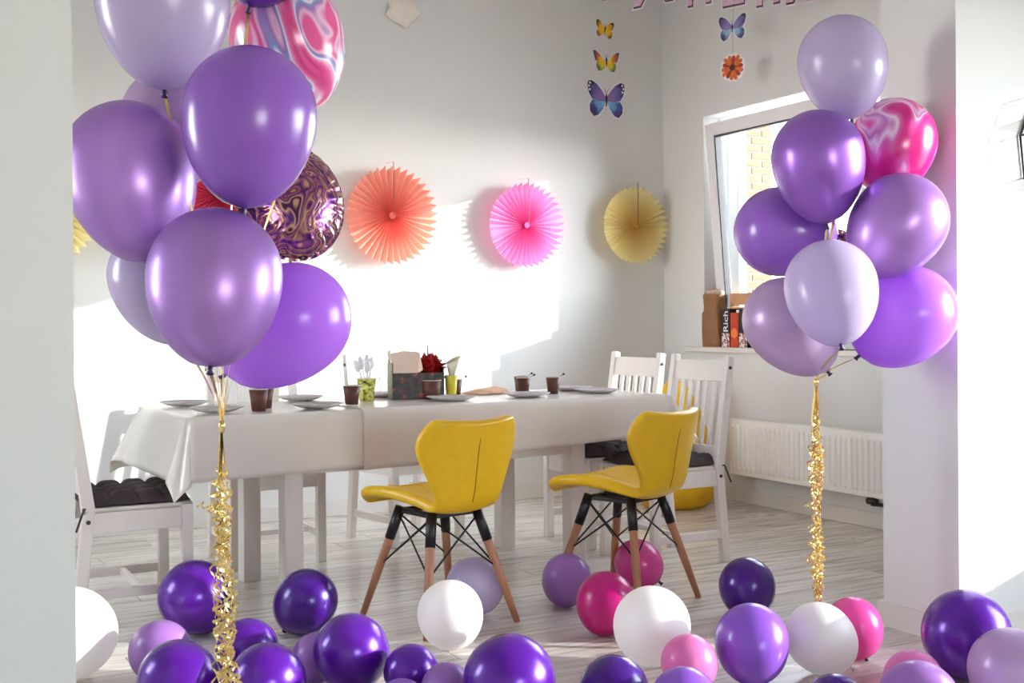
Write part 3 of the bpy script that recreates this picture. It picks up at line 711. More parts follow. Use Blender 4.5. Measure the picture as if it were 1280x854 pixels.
# ------------------------------------------------------------------ curled ribbons
def strip(mb, pts, wd, width):
    vs_ = []
    for p, a in zip(pts, wd):
        vs_ += [p - a * width / 2, p + a * width / 2]
    mb.add(vs_, [(2 * i, 2 * i + 1, 2 * i + 3, 2 * i + 2) for i in range(len(pts) - 1)])
def ribbon_bundle(label, gather, zend, side, seed, n, spread, mat):
    rnd = random.Random(seed)
    gx, gy, gz = gather
    t = thing('ribbon_bundle', label, 'ribbon', (gx, gy, 0))
    G = Vector((0, 0, gz))
    for s_k, k in KN:
        if s_k != side: continue
        k = k - Vector((gx, gy, 0)); m = MB(); pts = []; wd = []
        mid = k * 0.3 + G * 0.7; mid.x *= 0.5; mid.y *= 0.5; mid.z = G.z + (k.z - G.z) * 0.45
        for i in range(13):
            f = i / 12; p = k * (1 - f) ** 2 + mid * 2 * f * (1 - f) + G * f * f
            pts.append(p); wd.append(Vector((math.cos(2 * f + seed), math.sin(2 * f + seed), 0)))
        strip(m, pts, wd, 0.008); m.build('tail', 'gold_ribbon', t)
    MB().tube([G + Vector((0, 0, 0.012)), G, G - Vector((0, 0, 0.016))], [0.006, 0.009, 0.006], 8).build('tie', 'gold_ribbon', t, smooth=True)
    for j in range(n):
        m = MB(); pts = []; wd = []
        ze = zend + rnd.uniform(0, 0.16) * (j > 2); L = gz - ze
        pit = rnd.uniform(0.026, 0.060); rad = rnd.uniform(0.005, 0.016); a0 = rnd.uniform(0, 6.3); hand = rnd.choice((-1, 1))
        d0 = rnd.uniform(0, 2 * PI); wob = rnd.uniform(0.3, 1.0); ph = rnd.uniform(0, 6)
        start = rnd.uniform(0.05, 0.16)
        N = int(L / pit * 11)
        for i in range(N):
            f = i / (N - 1); z = gz - f * L; dz = gz - z
            k = min(1, max(0, (dz - start) / 0.08))
            sp = spread * min(1, dz / 0.2) * (0.6 + 0.3 * math.sin(9 * dz + ph) + 0.25 * math.sin(23 * dz + 2 * ph)) * wob
            cxx = sp * math.cos(d0 + 2.2 * dz); cyy = sp * math.sin(d0 + 2.2 * dz)
            th = a0 + hand * 2 * PI * dz / pit + 1.5 * math.sin(13 * dz + ph)
            rr = rad * k * (0.8 + 0.4 * math.sin(17 * dz + ph))
            pts.append(Vector((cxx + rr * math.cos(th), cyy + rr * math.sin(th), z)))
            wd.append(Vector((0.25 * math.cos(th), 0.25 * math.sin(th), 1)).normalized() if k > 0.3 else Vector((math.cos(d0), math.sin(d0), 0)))
        strip(m, pts, wd, 0.0065); m.build('curled_ribbon', mat, t)
    for j in range(4):                                                   # side curls springing out
        m = MB(); pts = []; wd = []
        z0 = gz - rnd.uniform(0.18, gz - zend - 0.1); da = rnd.uniform(0, 2 * PI); D = Vector((math.cos(da), math.sin(da), rnd.uniform(-0.4, 0.3)))
        for i in range(40):
            f = i / 39; th = 14 * f
            pts.append(Vector((0, 0, z0)) + D * (spread * 1.0 * f * 1.5) + Vector((math.cos(th), math.sin(th), math.cos(th + 1))) * 0.008 * min(1, f * 3)); wd.append(Vector((0, 0, 1)))
        strip(m, pts, wd, 0.0055); m.build('side_curl', mat, t)
    return t
ribbon_bundle('long curled gold ribbons hanging below the left balloon cluster, before the table', (0.734, 2.767, 0.85), 0.004, 'L', 3, 12, 0.040, 'gold_ribbon')
ribbon_bundle('long curled gold ribbons hanging below the right balloon cluster, beside the pillar', (2.755, 2.945, 0.885), 0.004, 'R', 11, 13, 0.026, 'gold_ribbon')

# ------------------------------------------------------------------ paper fans on the back wall
def paper_fan(label, x, z, R, mat, tilt, n=38, y=YB - 0.085):
    t = thing('paper_fan', label, 'paper fan', (x, y, z), 0, 'paper fans on the back wall')
    m = MB(); rings = 9
    for k in range(n):
        a0, a1, a2 = [2 * PI * (k + f) / n for f in (0, 0.5, 1.0)]
        vs_ = []
        for i in range(rings):
            f = i / (rings - 1); r = R * (0.06 + 0.94 * f)
            dep_ = 0.004 + 0.026 * f * (1 - 0.35 * f)
            tip = 1.0 if i < rings - 1 else 1.0
            cut = 0.91 if i == rings - 1 else 1.0
            for a, s, c in ((a0, -1, cut), (a1, 1, 1.0), (a2, -1, cut)):
                vs_.append((r * c * math.cos(a), s * dep_ * -1, r * c * math.sin(a)))
        m.add(vs_, [(i * 3 + j, i * 3 + j + 1, (i + 1) * 3 + j + 1, (i + 1) * 3 + j) for i in range(rings - 1) for j in (0, 1)])
    b = m.build('pleated_paper', mat, t, rot=(tilt, 0, 0))
    MB().tube([(0, -0.012, 0), (0, 0.004, 0)], R * 0.07, 12).build('centre_disc', mat, t, rot=(tilt, 0, 0))
    MB().tube([(0, -0.034, 0.0), (0, -0.034, R * 0.97), (0, -0.030, R * 1.0 + 0.02)], 0.0022, 6).build('hanging_string', 'string_brown', t)
    MB().tube([(0, -0.032, R + 0.02), (0, 0.0845, R + 0.026)], 0.0016, 6).build('wall_pin', 'trim_white', t)
    return t
paper_fan('coral paper fan on the back wall, right of the marbled foil balloon', 2.643, 1.70, 0.285, 'paper_coral', 0.0)
paper_fan('pink paper fan in the middle of the sunlit wall patch', 3.525, 1.675, 0.262, 'paper_pink', 0.04)
paper_fan('pale yellow paper fan on the back wall, nearest the room corner', 4.325, 1.70, 0.252, 'paper_yellow', 0.0)
paper_fan('rose red paper fan glimpsed between the left cluster balloons', 1.66, 1.77, 0.27, 'paper_rose', 0.0)
paper_fan('yellow paper fan almost wholly hidden behind the far left balloon', 0.78, 1.66, 0.27, 'paper_yellow', 0.0)

# ------------------------------------------------------------------ butterflies, flower, cloud
def wing_mat(name, c0, c1, c2, R):
    m, t, b = newmat(name); setp(b, Roughness=0.45)
    tc = t.nodes.new('ShaderNodeTexCoord'); ln = t.nodes.new('ShaderNodeVectorMath'); ln.operation = 'LENGTH'
    n = t.nodes.new('ShaderNodeTexNoise'); n.inputs['Scale'].default_value = 3.2 / R; n.inputs['Detail'].default_value = 3
    t.links.new(tc.outputs['Object'], n.inputs['Vector']); t.links.new(tc.outputs['Object'], ln.inputs[0])
    ma = t.nodes.new('ShaderNodeMath'); ma.operation = 'MULTIPLY_ADD'; ma.inputs[1].default_value = 1.0 / R
    mb_ = t.nodes.new('ShaderNodeMath'); mb_.operation = 'MULTIPLY_ADD'; mb_.inputs[1].default_value = 0.7; mb_.inputs[2].default_value = -0.35
    t.links.new(n.outputs['Fac'], mb_.inputs[0]); t.links.new(mb_.outputs[0], ma.inputs[2]); t.links.new(ln.outputs['Value'], ma.inputs[0])
    r = t.nodes.new('ShaderNodeValToRGB'); el = r.color_ramp.elements; el.new(0.5)
    for e, (p, cc) in zip(el, [(0.35, c0), (0.68, c1), (0.95, c2)]): e.position = p; e.color = lin(cc)
    t.links.new(ma.outputs[0], r.inputs[0]); t.links.new(r.outputs[0], b.inputs['Base Color'])
wing_mat('wing_yellow', (246, 200, 20), (232, 170, 20), (96, 60, 20), 0.07); wing_mat('wing_rain_up', (250, 214, 40), (206, 110, 60), (90, 50, 90), 0.10); wing_mat('wing_rain_low', (250, 222, 40), (150, 170, 50), (40, 90, 110), 0.10)
wing_mat('wing_blue_up', (150, 110, 180), (104, 96, 170), (34, 30, 70), 0.15); wing_mat('wing_blue_low', (120, 190, 226), (70, 90, 170), (56, 30, 90), 0.15)
wing_mat('wing_slate_up', (150, 130, 190), (110, 104, 160), (40, 40, 74), 0.10); wing_mat('wing_slate_low', (170, 210, 226), (84, 110, 160), (40, 46, 84), 0.10)
UP = [(0.02, 0.05), (0.2, 0.32), (0.48, 0.62), (0.78, 0.78), (0.96, 0.74), (1.0, 0.52), (0.92, 0.22), (0.76, -0.04), (0.4, -0.14), (0.03, -0.1)]
LO = [(0.03, -0.09), (0.4, -0.13), (0.74, -0.08), (0.88, -0.3), (0.86, -0.6), (0.66, -0.82), (0.42, -0.74), (0.16, -0.42)]
UP2 = [(0.02, -0.15), (0.25, 0.1), (0.55, 0.45), (0.85, 0.62), (1.0, 0.6), (0.92, 0.3), (0.82, -0.02), (0.5, -0.12), (0.1, -0.3)]
LO2 = [(0.02, -0.18), (0.35, -0.1), (0.72, -0.1), (0.76, -0.38), (0.6, -0.66), (0.35, -0.66), (0.12, -0.45)]
def offs(poly, d):
    n = len(poly); out = []
    cxm = sum(p[0] for p in poly) / n; cym = sum(p[1] for p in poly) / n
    for i in range(n):
        a = Vector(poly[i - 1]); b = Vector(poly[i]); c = Vector(poly[(i + 1) % n])
        nn = Vector(((c - a).y, -(c - a).x)).normalized()
        if nn.dot(b - Vector((cxm, cym))) < 0: nn = -nn
        out.append(tuple(b + nn * d))
    return out
def butterfly(label, loc, rz, S, mu, ml, up, lo, spots=False, roll=0):
    """flat paper cut-out facing local -y"""
    t = thing('butterfly_cutout', label, 'butterfly', loc, rz, 'paper butterflies on the walls'); t.rotation_euler = (0, roll, rz)
    F = Matrix(((1, 0, 0, 0), (0, 0, -1, 0), (0, 1, 0, 0), (0, 0, 0, 1)))    # polygon plane xy -> xz, front at -y
    sc = lambda P, sx: [(x * S * sx, y_ * S) for x, y_ in P]
    b = MB()
    for sx in (-1, 1):
        b.prism(sc(offs(up, 0.085), sx), 0.0, 0.0016, F); b.prism(sc(offs(lo, 0.085), sx), 0.0002, 0.0018, F)
    b.build('paper_backing', 'backing_white', t)
    for sx in (-1, 1):
        MB().prism(sc(up, sx), 0.0018, 0.0030, F).build('upper_wing', mu, t)
        MB().prism(sc(lo, sx), 0.0018, 0.0028, F).build('lower_wing', ml, t)
        if spots:
            s = MB()
            for x, y_ in ((0.86, 0.66), (0.93, 0.52), (0.88, 0.36)):
                s.prism([(sx * S * x + 0.055 * S * math.cos(k * PI / 4), S * y_ + 0.055 * S * math.sin(k * PI / 4)) for k in range(8)], 0.003, 0.0036, F)
            s.build('wing_spots', 'print_white', t)
    bd = MB().tube([(0, -0.004, 0.22 * S), (0, -0.005, 0.05 * S), (0, -0.004, -0.35 * S)], [0.02 * S, 0.055 * S, 0.02 * S], 8)
    for sx in (-1, 1): bd.tube([(0, -0.003, 0.2 * S), (sx * 0.07 * S, -0.003, 0.36 * S), (sx * 0.12 * S, -0.003, 0.46 * S)], 0.008 * S, 5)
    bd.build('body', 'butterfly_body', t, smooth=True)
    return t
yb = YB - 0.003
GD = math.radians(-69.46)
butterfly('small yellow paper butterfly with dark edges, highest on the back wall', (4.155, yb, 2.955), 0, 0.068, 'wing_yellow', 'wing_yellow', UP, LO, roll=0.1)
butterfly('paper butterfly with rainbow and yellow wings, in the middle of three on the back wall', (4.165, yb, 2.752), 0, 0.100, 'wing_rain_up', 'wing_rain_low', UP2, LO2)
butterfly('large blue and purple paper butterfly with white wing spots, lowest on the back wall', (4.163, yb, 2.510), 0, 0.142, 'wing_blue_up', 'wing_blue_low', UP, LO, True)
butterfly('slate blue paper butterfly hanging from the banner, above the orange flower', (4.36, 5.32, 2.765), GD, 0.088, 'wing_slate_up', 'wing_slate_low', UP, LO)
fl = thing('flower_cutout', 'orange red paper flower before the right wall, hanging below the slate blue butterfly', 'paper flower', (4.36, 5.32, 2.535), GD)
F_ = Matrix(((1, 0, 0, 0), (0, 0, -1, 0), (0, 1, 0, 0), (0, 0, 0, 1)))
plain('petal_orange', (224, 108, 40), 0.5, var=0.2, scale=40); plain('petal_red', (170, 52, 30), 0.5, var=0.2, scale=40); plain('flower_centre', (92, 30, 20), 0.6)
MB().prism([(0.080 * (1 + 0.05 * math.cos(14 * a)) * math.cos(a), 0.080 * (1 + 0.05 * math.cos(14 * a)) * math.sin(a)) for a in [2 * PI * i / 84 for i in range(84)]], 0, 0.0015, F_).build('paper_backing', 'sticker_pinkwhite', fl)
for i in range(14):
    a = 2 * PI * i / 14 + 0.1; L = 0.069 + 0.005 * (i % 3)
    R2 = Matrix.Rotation(a, 4, 'Z')
    poly = [(0.01, -0.004), (L * 0.6, -0.012), (L * 0.9, -0.011), (L, 0), (L * 0.9, 0.011), (L * 0.6, 0.012), (0.01, 0.004)]
    MB().prism(poly, 0.0016 + 0.0004 * (i % 2), 0.0028 + 0.0004 * (i % 2), F_ @ R2).build('petal', 'petal_orange' if i % 3 else 'petal_red', fl)
MB().prism([(0.018 * math.cos(2 * PI * i / 16), 0.018 * math.sin(2 * PI * i / 16)) for i in range(16)], 0.003, 0.006, F_).build('flower_centre', 'flower_centre', fl)
tag(MB().tube([(4.412, 5.352, 3.06), (4.364, 5.323, 2.80), (4.364, 5.323, 2.46)], 0.0008, 5).build('hanging_thread', 'string_brown'), 'thin thread holding the slate blue butterfly and orange flower under the banner', 'thread')
cl = thing('cloud_cutout', 'small cream fluffy paper cloud on the back wall near the photo top', 'paper cloud', (2.75, yb, 2.905))
def cloud_r(a): return 0.098 * (1 + 0.10 * math.cos(5 * a + 0.7) + 0.05 * math.cos(9 * a))
cm = MB()
cm.grid(61, 10, lambda a, b: (cloud_r(2 * PI * a) * b * math.cos(2 * PI * a), -0.004 - 0.030 * math.sqrt(max(0, 1 - b ** 3)) * (1 + 0.12 * math.sin(5 * 2 * PI * a) * b), cloud_r(2 * PI * a) * 0.92 * b * math.sin(2 * PI * a)))
cm.build('puffy_paper', 'cloud_cream', cl, smooth=True)

# letters of the banner, strung across the corner; only their feet are in the picture
LT = [('О', (4.090, 6.22), 3.095, 0.167), ('Ж', (4.215, 5.885), 3.001, 0.300), ('Д', (4.330, 5.58), 2.938, 0.164), ('Е', (4.410, 5.364), 2.892, 0.147), ('Н', (4.488, 5.158), 2.857, 0.151), ('И', (4.557, 4.974), 2.840, 0.174), ('Я', (4.560, 4.80), 2.822, 0.13)]
where = {'О': 'round foot of the banner letter О above the small yellow butterfly', 'Ж': 'banner letter Ж with three feet, strung before the room corner', 'Д': 'banner letter Д right of the three-footed letter', 'Е': 'banner letter Е above the slate blue butterfly', 'Н': 'banner letter Н with two straight feet, right of the letter Е', 'И': 'banner letter И, second from the right end of the banner', 'Я': 'banner letter Я, at the right end by the pillar'}
def glyph(ch, off, ext):
    c = bpy.data.curves.new('glyph', 'FONT'); c.body = ch; c.size = 1.0; c.offset = off; c.extrude = ext; c.resolution_u = 4
    o = bpy.data.objects.new('glyph', c); COL.objects.link(o)
    me = bpy.data.meshes.new_from_object(o.evaluated_get(bpy.context.evaluated_depsgraph_get()))
    bpy.data.objects.remove(o); bpy.data.curves.remove(c)
    return me
tops = []
for ch, (x, y), zb, wd in LT:
    me0 = glyph(ch, 0.035, 0.012); xs = [v.co.x for v in me0.vertices]; ys = [v.co.y for v in me0.vertices]
    x0, x1 = min(xs), max(xs); y0 = min(ys); sx = wd * 0.95 / (x1 - x0); sz = 0.25
    t = thing('banner_letter', where[ch], 'banner letter', (x, y, zb), GD, 'letters of the birthday banner')
    for nm, off, mt, zo in (('letter_outline', 0.075, 'sticker_pinkwhite', 0.0), ('letter_shade', 0.042, 'letter_edge', 0.006), ('letter_face', 0.028, 'letter_face', 0.011)):
        me = glyph(ch, off, 0.012)
        for v in me.vertices:
            X, Y, Z = v.co; dz = 0.012 if nm == 'letter_face' else 0
            v.co = ((X - (x0 + x1) / 2) * sx, -(zo + Z * 0.25), (Y - y0 + 0.04) * sz + dz * 0.5)
        me.materials.append(MATS[mt]); me.update()
        link(nm, me, t)
    tops.append((x, y, zb + 0.17))
pts = [(4.05, YB - 0.004, 3.30)] + [(x, y, z + 0.005) for x, y, z in tops] + [(XR - 0.004, 4.70, 3.0)]
tag(MB().tube(pts, 0.002, 6).build('banner_string', 'string_brown'), 'thin string of the birthday banner crossing the room corner', 'string')

# ------------------------------------------------------------------ on the table
TZ = 0.7525
def cup(label, x, y, h=0.075, r0=0.024, r1=0.033, mat='cup_brown', pick=True, group='brown paper cups', rim='cup_rim', name='paper_cup', nm='cup'):
    t = thing(name, label, nm, (x, y, TZ), random.uniform(-0.4, 0.1), group)
    MB().lathe([(r0, 0), (r1, h), (r1 - 0.0015, h), (r0 - 0.001, 0.006), (0, 0.006)], 24).build('cup_wall', mat, t, smooth=True)
    tor = MB(); n = 28
    tor.tube([(r1 * math.cos(2 * PI * i / n), r1 * math.sin(2 * PI * i / n), h) for i in range(n + 1)], 0.0018, 6, False)
    tor.build('rim', rim, t, smooth=True)
    if pick:
        MB().tube([(-0.01, 0, 0.012), (r1 * 0.98, -0.004, h + 0.002), (r1 + 0.016, -0.006, h + 0.012)], 0.0013, 5).build('stirrer', 'bolt_black', t)
        MB().lathe([(0, -0.006), (0.005, -0.003), (0.006, 0), (0.005, 0.003), (0, 0.006)], 10, Matrix.Translation((r1 + 0.018, -0.006, h + 0.013))).build('stirrer_tip', 'bolt_black', t, smooth=True)
    return t
cup('brown paper cup under the bright violet balloon, at the table\'s left part', 1.325, 4.455, 0.085, 0.026, 0.037)
cup('brown paper cup just behind the cup under the violet balloon', 1.39, 4.59, 0.08, 0.026, 0.036)
cup('brown paper cup in front of the green cup of spoons', 1.762, 4.605, 0.078, 0.026, 0.036)
cup('brown paper cup with white rim, standing before the red tissue tuft', 2.185, 4.735, 0.082, 0.034, 0.042)
cup('brown paper cup behind the yellow cup with paper cone', 2.36, 4.86, 0.075)
cup('brown paper cup farthest back, half hidden by another beside the peach packets', 2.80, 5.03, 0.072, 0.027, 0.035)
cup('brown paper cup before the farthest one, behind a paper plate', 2.698, 4.826, 0.075)
cup('brown paper cup standing rightmost on the table', 2.812, 4.746, 0.078)
g = cup('green and yellow patterned cup holding plastic spoons', 1.905, 4.80, 0.095, 0.03, 0.042, 'green_cup', False, 'patterned cups', name='patterned_cup')
cup('yellow patterned cup holding a rolled paper cone', 2.285, 4.745, 0.10, 0.022, 0.028, 'yellow_cup', False, 'patterned cups', name='patterned_cup')
sp_lab = ['white plastic spoon leaning far left in the green cup', 'white plastic spoon standing upright in the green cup, second from left', 'white plastic spoon in the green cup, third from left', 'white plastic spoon leaning right in the green cup', 'tall white plastic spoon at the back of the green cup']
for i, (dx, dy, hh) in enumerate(((-0.05, 0.0, 0.175), (-0.02, 0.015, 0.19), (0.005, -0.01, 0.17), (0.035, 0.01, 0.185), (0.02, 0.03, 0.20))):
    a = Vector((1.905 - dx * 0.2, 4.80 - dy * 0.2, TZ + 0.012)); b = Vector((1.905 + dx, 4.80 + dy, TZ + hh))
    t = thing('plastic_spoon', sp_lab[i], 'spoon', a, 0, 'plastic spoons in the green cup')
    d = b - a
    MB().bar((0, 0, 0), d * 0.72, 0.006, 0.003, up=(0, 1, 0)).build('handle', 'plastic_white', t)
    q = Vector((0, 0, 1)).rotation_difference(d.normalized()).to_matrix().to_4x4()
    MB().grid(9, 9, lambda u, v: tuple(Matrix.Translation(d * 0.85) @ q @ Vector((0.015 * (2 * u - 1) * math.sqrt(max(0.03, 1 - (2 * v - 1) ** 2)), 0.006 * ((2 * u - 1) ** 2 + (2 * v - 1) ** 2), 0.028 * (2 * v - 1))))).build('bowl', 'plastic_white', t, smooth=True, solid=0.001)
pc = tag(MB().add([(0, 0, 0)] + [(0.032 * math.cos(2 * PI * i / 20) + 0.012, 0.032 * math.sin(2 * PI * i / 20), 0.115 + 0.016 * math.cos(2 * PI * i / 20)) for i in range(20)], [(0, i + 1, (i + 1) % 20 + 1) for i in range(20)]).build('paper_cone', 'cone_paper', smooth=True, loc=(2.285, 4.745, TZ + 0.055), solid=0.001), 'cream paper cone standing in the yellow patterned cup', 'paper cone')
def plate(label, x, y, R=0.10):
    n = 72; prof = [(0.0, 0.004), (0.62, 0.004), (0.72, 0.010), (1.0, 0.019)]
    m = MB()
    m.grid(n + 1, 8, lambda a, b: tuple(Vector((R * b * (1 + (0.035 * math.cos(18 * 2 * PI * a) if b > 0.95 else 0)) * math.cos(2 * PI * a), R * b * (1 + (0.035 * math.cos(18 * 2 * PI * a) if b > 0.95 else 0)) * math.sin(2 * PI * a), 0.002 + 0.016 * max(0, (b - 0.6) / 0.4) ** 1.4))))
    t = thing('paper_plate', label, 'plate', (x, y, TZ), 0, 'paper plates on the table')
    m.build('dish', 'plate_white', t, smooth=True, solid=0.0016)
    MB().lathe([(0.0, 0.0), (R * 0.55, 0.0), (R * 0.55, 0.002), (0, 0.002)], 32).build('foot', 'plate_grey', t)
    return t
plate('paper plate by the far left corner of the table', 1.155, 4.93)
plate('paper plate at the near left corner of the table, behind the gold ribbons', 1.18, 4.52)
plate('paper plate at the far side, seen just right of the violet balloon', 1.67, 4.99)
plate('paper plate at the near edge, left of the cup before the spoons', 1.575, 4.50)
plate('paper plate in front of the brown cup with white rim', 2.215, 4.60, 0.105)
plate('paper plate in front of the peach packets', 2.605, 4.63, 0.105)
plate('paper plate standing rightmost on the table, beyond the last cup', 3.02, 4.69, 0.105)
plate('paper plate at the far right, behind the rightmost cup', 3.03, 4.93)
plate('paper plate at the far side, between the spoons and the gift box', 2.06, 5.02)
def packet(label, x, y, rz, L, W_):
    t = tag(MB().grid(21, 13, lambda a, b: (L * (a - 0.5), W_ * (b - 0.5), 0.003 + 0.020 * (math.sin(PI * a) * math.sin(PI * b)) ** 0.5 * (1 + 0.18 * math.sin(17 * a + 9 * b)))).grid(21, 13, lambda a, b: (L * (a - 0.5), W_ * (b - 0.5), 0.003)).build('napkin_packet', 'peach_paper', smooth=True, loc=(x, y, TZ), rot=(0, 0, rz)), label, 'napkin packet', 'peach packets')
packet('flat peach paper packet right of the yellow cup', 2.545, 4.93, 0.3, 0.20, 0.15)
packet('flat peach paper packet farther back, beside the two far cups', 2.655, 5.045, -0.2, 0.15, 0.11)

# open gift box
bxr = math.radians(-14)
gb = thing('gift_box', 'open dark floral gift box with peach flap, on the tablecloth', 'box', (2.15, 4.83, TZ), bxr)
MB().box(-0.115, 0.115, -0.075, -0.071, 0, 0.115).build('front_panel', 'floral_print', gb)
MB().box(-0.115, -0.111, -0.071, 0.075, 0, 0.16).build('side_panel', 'green_print', gb)
MB().box(0.111, 0.115, -0.071, 0.075, 0, 0.14).build('side_panel', 'floral_print', gb)
MB().box(-0.111, 0.111, 0.071, 0.075, 0, 0.155).build('back_panel', 'box_back', gb)
MB().box(-0.111, 0.111, -0.071, 0.071, 0, 0.003).build('bottom_panel', 'box_back', gb)
MB().add([(-0.11, -0.073, 0.115), (0.0, -0.073, 0.115), (0.015, -0.105, 0.13), (0.01, -0.05, 0.205), (-0.06, -0.04, 0.213), (-0.125, -0.05, 0.20)], [(0, 1, 2, 3, 4, 5)]).build('flap', 'flap_peach', gb, solid=0.002)
MB().add([(-0.113, 0.0, 0.16), (-0.113, 0.073, 0.16), (-0.10, 0.085, 0.215), (-0.125, 0.01, 0.205)], [(0, 1, 2, 3)]).build('flap', 'green_print', gb, solid=0.002)
rt = thing('tissue_tuft', 'crumpled red tissue tuft with a stalk bursting out of the gift box', 'tissue', (2.195, 4.795, TZ + 0.004), bxr)
m = MB(); rnd = random.Random(5)
MB().lathe([(0, 0.0), (0.05, 0.01), (0.05, 0.1), (0.03, 0.115), (0, 0.118)], 14).build('core', 'red_tissue', rt)
for i in range(90):
    a = rnd.uniform(0, 2 * PI); r = rnd.uniform(0.02, 0.095); z = rnd.uniform(0.10, 0.125)
    p = Vector((0.015 * math.cos(a), 0.015 * math.sin(a), z)); e = Vector((r * math.cos(a) * 1.15, r * 0.8 * math.sin(a), 0.212 - r * 0.8 + rnd.uniform(-0.02, 0.015)))
    e.x = max(e.x, -0.045); e.y = max(e.y, -0.05)
    sd = Vector((-math.sin(a), math.cos(a), rnd.uniform(-0.4, 0.4))) * rnd.uniform(0.016, 0.028); mid = (p + e) / 2 + Vector((0, 0, rnd.uniform(0, 0.02)))
    m.add([p, mid - sd, e, mid + sd, mid + Vector((0, 0, 0.008))], [(0, 1, 4), (1, 2, 4), (2, 3, 4), (3, 0, 4)])
tu = m.build('tissue_leaves', 'red_tissue', rt); tu['kind'] = 'stuff'
MB().tube([(0.0, 0, 0.12), (0.0, 0, 0.2), (-0.002, 0, 0.232)], [0.003, 0.003, 0.002], 6).build('stalk', 'butterfly_body', rt)

# ------------------------------------------------------------------ on the window sill
SZ = 0.9252
pb = thing('paper_bag', 'brown paper bag with rolled pinkish top on the window sill', 'bag', (4.645, 5.865, SZ))
def bagf(a, b):
    th = 2 * PI * a; sx = 0.042 * (1 - 0.35 * max(0, b - 0.6)); sy = 0.085 * (1 - 0.1 * b)
    c, s = math.cos(th), math.sin(th); e = 0.35
    return (sx * math.copysign(abs(c) ** e, c) + 0.004 * math.sin(9 * b + 3 * th), sy * math.copysign(abs(s) ** e, s) + 0.003 * math.sin(13 * b + 5 * th), 0.325 * b)
MB().grid(49, 16, bagf).build('bag_body', 'kraft', pb, smooth=True)
MB().tube([(0.0, -0.08, 0.33), (0.002, -0.03, 0.338), (-0.002, 0.03, 0.336), (0, 0.08, 0.342)], [0.019, 0.022, 0.021, 0.02], 12).build('rolled_top', 'kraft_light', pb, smooth=True)
def carton(label, y, w_, h, mat, kind):
    t = thing('juice_carton', label, 'carton', (4.655, y, SZ), 0, 'juice cartons on the sill')
    MB().box(-0.035, 0.035, -w_ / 2, w_ / 2, 0, h).build('carton_body', mat, t, bevel=0.002)
    return t
c1 = carton('narrow black juice carton with vertical white lettering on the sill', 5.722, 0.076, 0.235, 'carton_black', 0)
me = glyph('Rich', 0.012, 0.002)
xs = [v.co.x for v in me.vertices]
for v in me.vertices:
    X, Y, Z = v.co; v.co = (-0.0358 - Z * 0.1, Y * 0.062 - 0.022, 0.095 + (X - min(xs)) * 0.125 / (max(xs) - min(xs)))
me.materials.append(MATS['print_white']); link('lettering', me, c1)
MB().box(-0.0362, -0.035, -0.036, 0.036, 0.0, 0.085).build('printed_band', 'cream_print', c1)
c2 = carton('orange juice carton with a fruit picture, between two black cartons', 5.640, 0.074, 0.21, 'carton_orange', 1)
MB().lathe([(0, -0.001), (0.03, -0.001), (0.03, 0.001), (0, 0.001)], 24, Matrix.Translation((-0.0355, 0.0, 0.085)) @ Matrix.Rotation(PI / 2, 4, 'Y')).build('fruit_picture', 'carton_fruit', c2)
MB().tube([(0, 0, 0.21), (0, 0, 0.226)], 0.014, 16).build('cap', 'print_white', c2)
c3 = carton('dark juice carton half hidden by the tilted lilac balloon', 5.558, 0.074, 0.235, 'carton_black', 2)
MB().box(-0.0362, -0.035, -0.036, 0.036, 0.0, 0.085).build('printed_band', 'cream_print', c3)
MB().box(-0.0362, -0.035, -0.020, -0.006, 0.10, 0.22).build('printed_stripe', 'print_white', c3)
ct = thing('wooden_crate', 'small pale wooden crate behind the juice cartons on the sill', 'crate', (4.708, 5.64, SZ))
for z in (0.0, 0.085, 0.17, 0.255):
    MB().box(-0.016, -0.010, -0.13, 0.13, z + 0.003, z + 0.075).build('slat', 'crate_wood', ct); MB().box(0.010, 0.016, -0.13, 0.13, z + 0.003, z + 0.075).build('slat', 'crate_wood', ct)
for yy in (-0.124, 0.124): MB().box(-0.010, 0.010, yy - 0.006, yy + 0.006, 0, 0.33).build('end_post', 'crate_wood', ct)
MB().box(-0.010, 0.010, -0.118, 0.118, 0.25, 0.256).build('inner_shelf', 'crate_wood', ct)
sg = thing('herb_sprig', 'small green herb sprig sticking out of the crate on the sill', 'plant', (4.708, 5.67, SZ + 0.257))
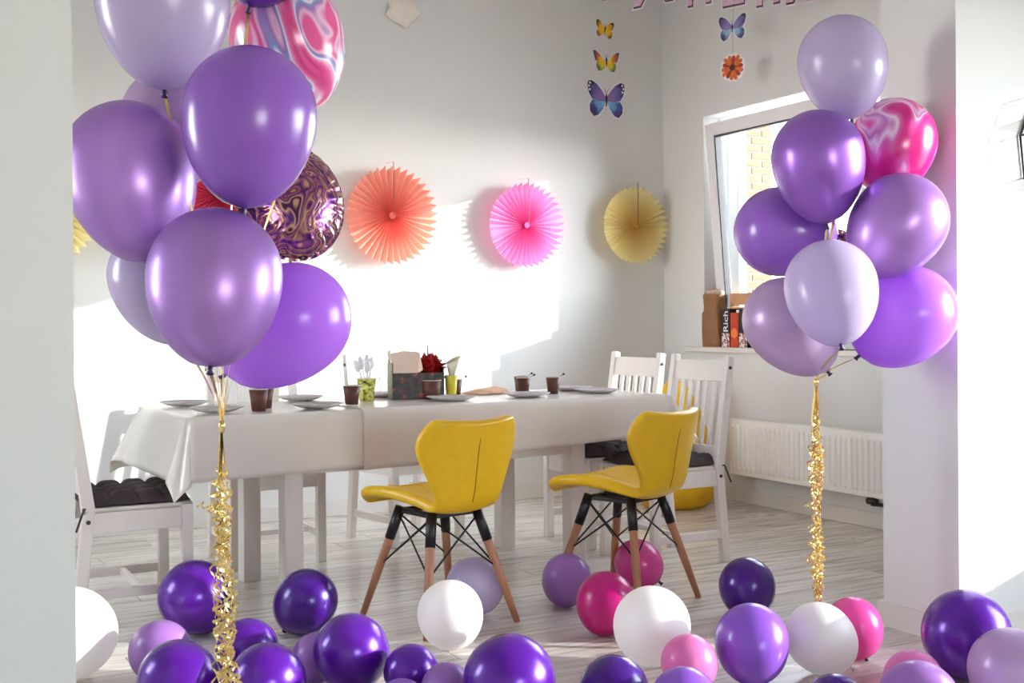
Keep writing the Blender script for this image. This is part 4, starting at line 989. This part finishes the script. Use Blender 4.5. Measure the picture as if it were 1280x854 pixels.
MB().tube([(0, 0, 0), (0, 0.004, 0.08)], 0.003, 6).build('stem', 'leaf_green', sg)
m = MB()
for i in range(9):
    a = i * 2.4; z = 0.05 + 0.006 * i; d = Vector((math.cos(a), math.sin(a), 0.5)) * 0.026; s = Vector((-math.sin(a), math.cos(a), 0)) * 0.008; p = Vector((0, 0.003, z))
    m.add([p, p + d * 0.5 + s, p + d, p + d * 0.5 - s], [(0, 1, 2, 3)])
m.build('leaves', 'leaf_green', sg)

# ------------------------------------------------------------------ geometric wire shelf on the pillar wall
ws = thing('wire_shelf', 'black geometric wire shelf on the sunlit wall at the right photo edge', 'shelf', (3.668, 2.737, 1.72))
hexa = [(-0.174, 0.0), (-0.10, 0.145), (0.10, 0.145), (0.174, 0.0), (0.10, -0.145), (-0.155, -0.145)]
for dy in (-0.006, -0.100):
    MB().tube([(x, dy, z) for x, z in hexa] + [(hexa[0][0], dy, hexa[0][1])], 0.0042, 8).build('wire_hexagon', 'black_metal', ws, smooth=True)
for x, z in hexa: MB().tube([(x, -0.004, z), (x, -0.101, z)], 0.0042, 8).build('wire_strut', 'black_metal', ws)
MB().box(-0.15, 0.15, -0.103, -0.004, 0.052, 0.060).build('shelf_board', 'shelf_panel', ws)
MB().box(-0.098, 0.098, -0.103, -0.004, -0.149, -0.139).build('shelf_board', 'shelf_panel', ws)
pp = thing('potted_plant', 'small leafy plant in a white pot on the wire shelf, beyond the photo edge', 'plant', (3.675, 2.690, 1.581))
MB().lathe([(0.026, 0), (0.034, 0.055), (0.031, 0.055), (0.028, 0.045), (0, 0.045)], 20).build('pot', 'pot_white', pp, smooth=True)
m = MB(); rnd = random.Random(2)
for i in range(26):
    a = rnd.uniform(0, 2 * PI); d = Vector((math.cos(a), 0.6 * math.sin(a) - 0.15, rnd.uniform(0.1, 0.9))).normalized() * rnd.uniform(0.05, 0.085); s = d.orthogonal().normalized() * 0.014; p = Vector((0, 0, 0.045))
    m.add([p, p + d * 0.55 + s, p + d, p + d * 0.55 - s], [(0, 1, 2, 3)])
m.build('leaves', 'leaf_green', pp)
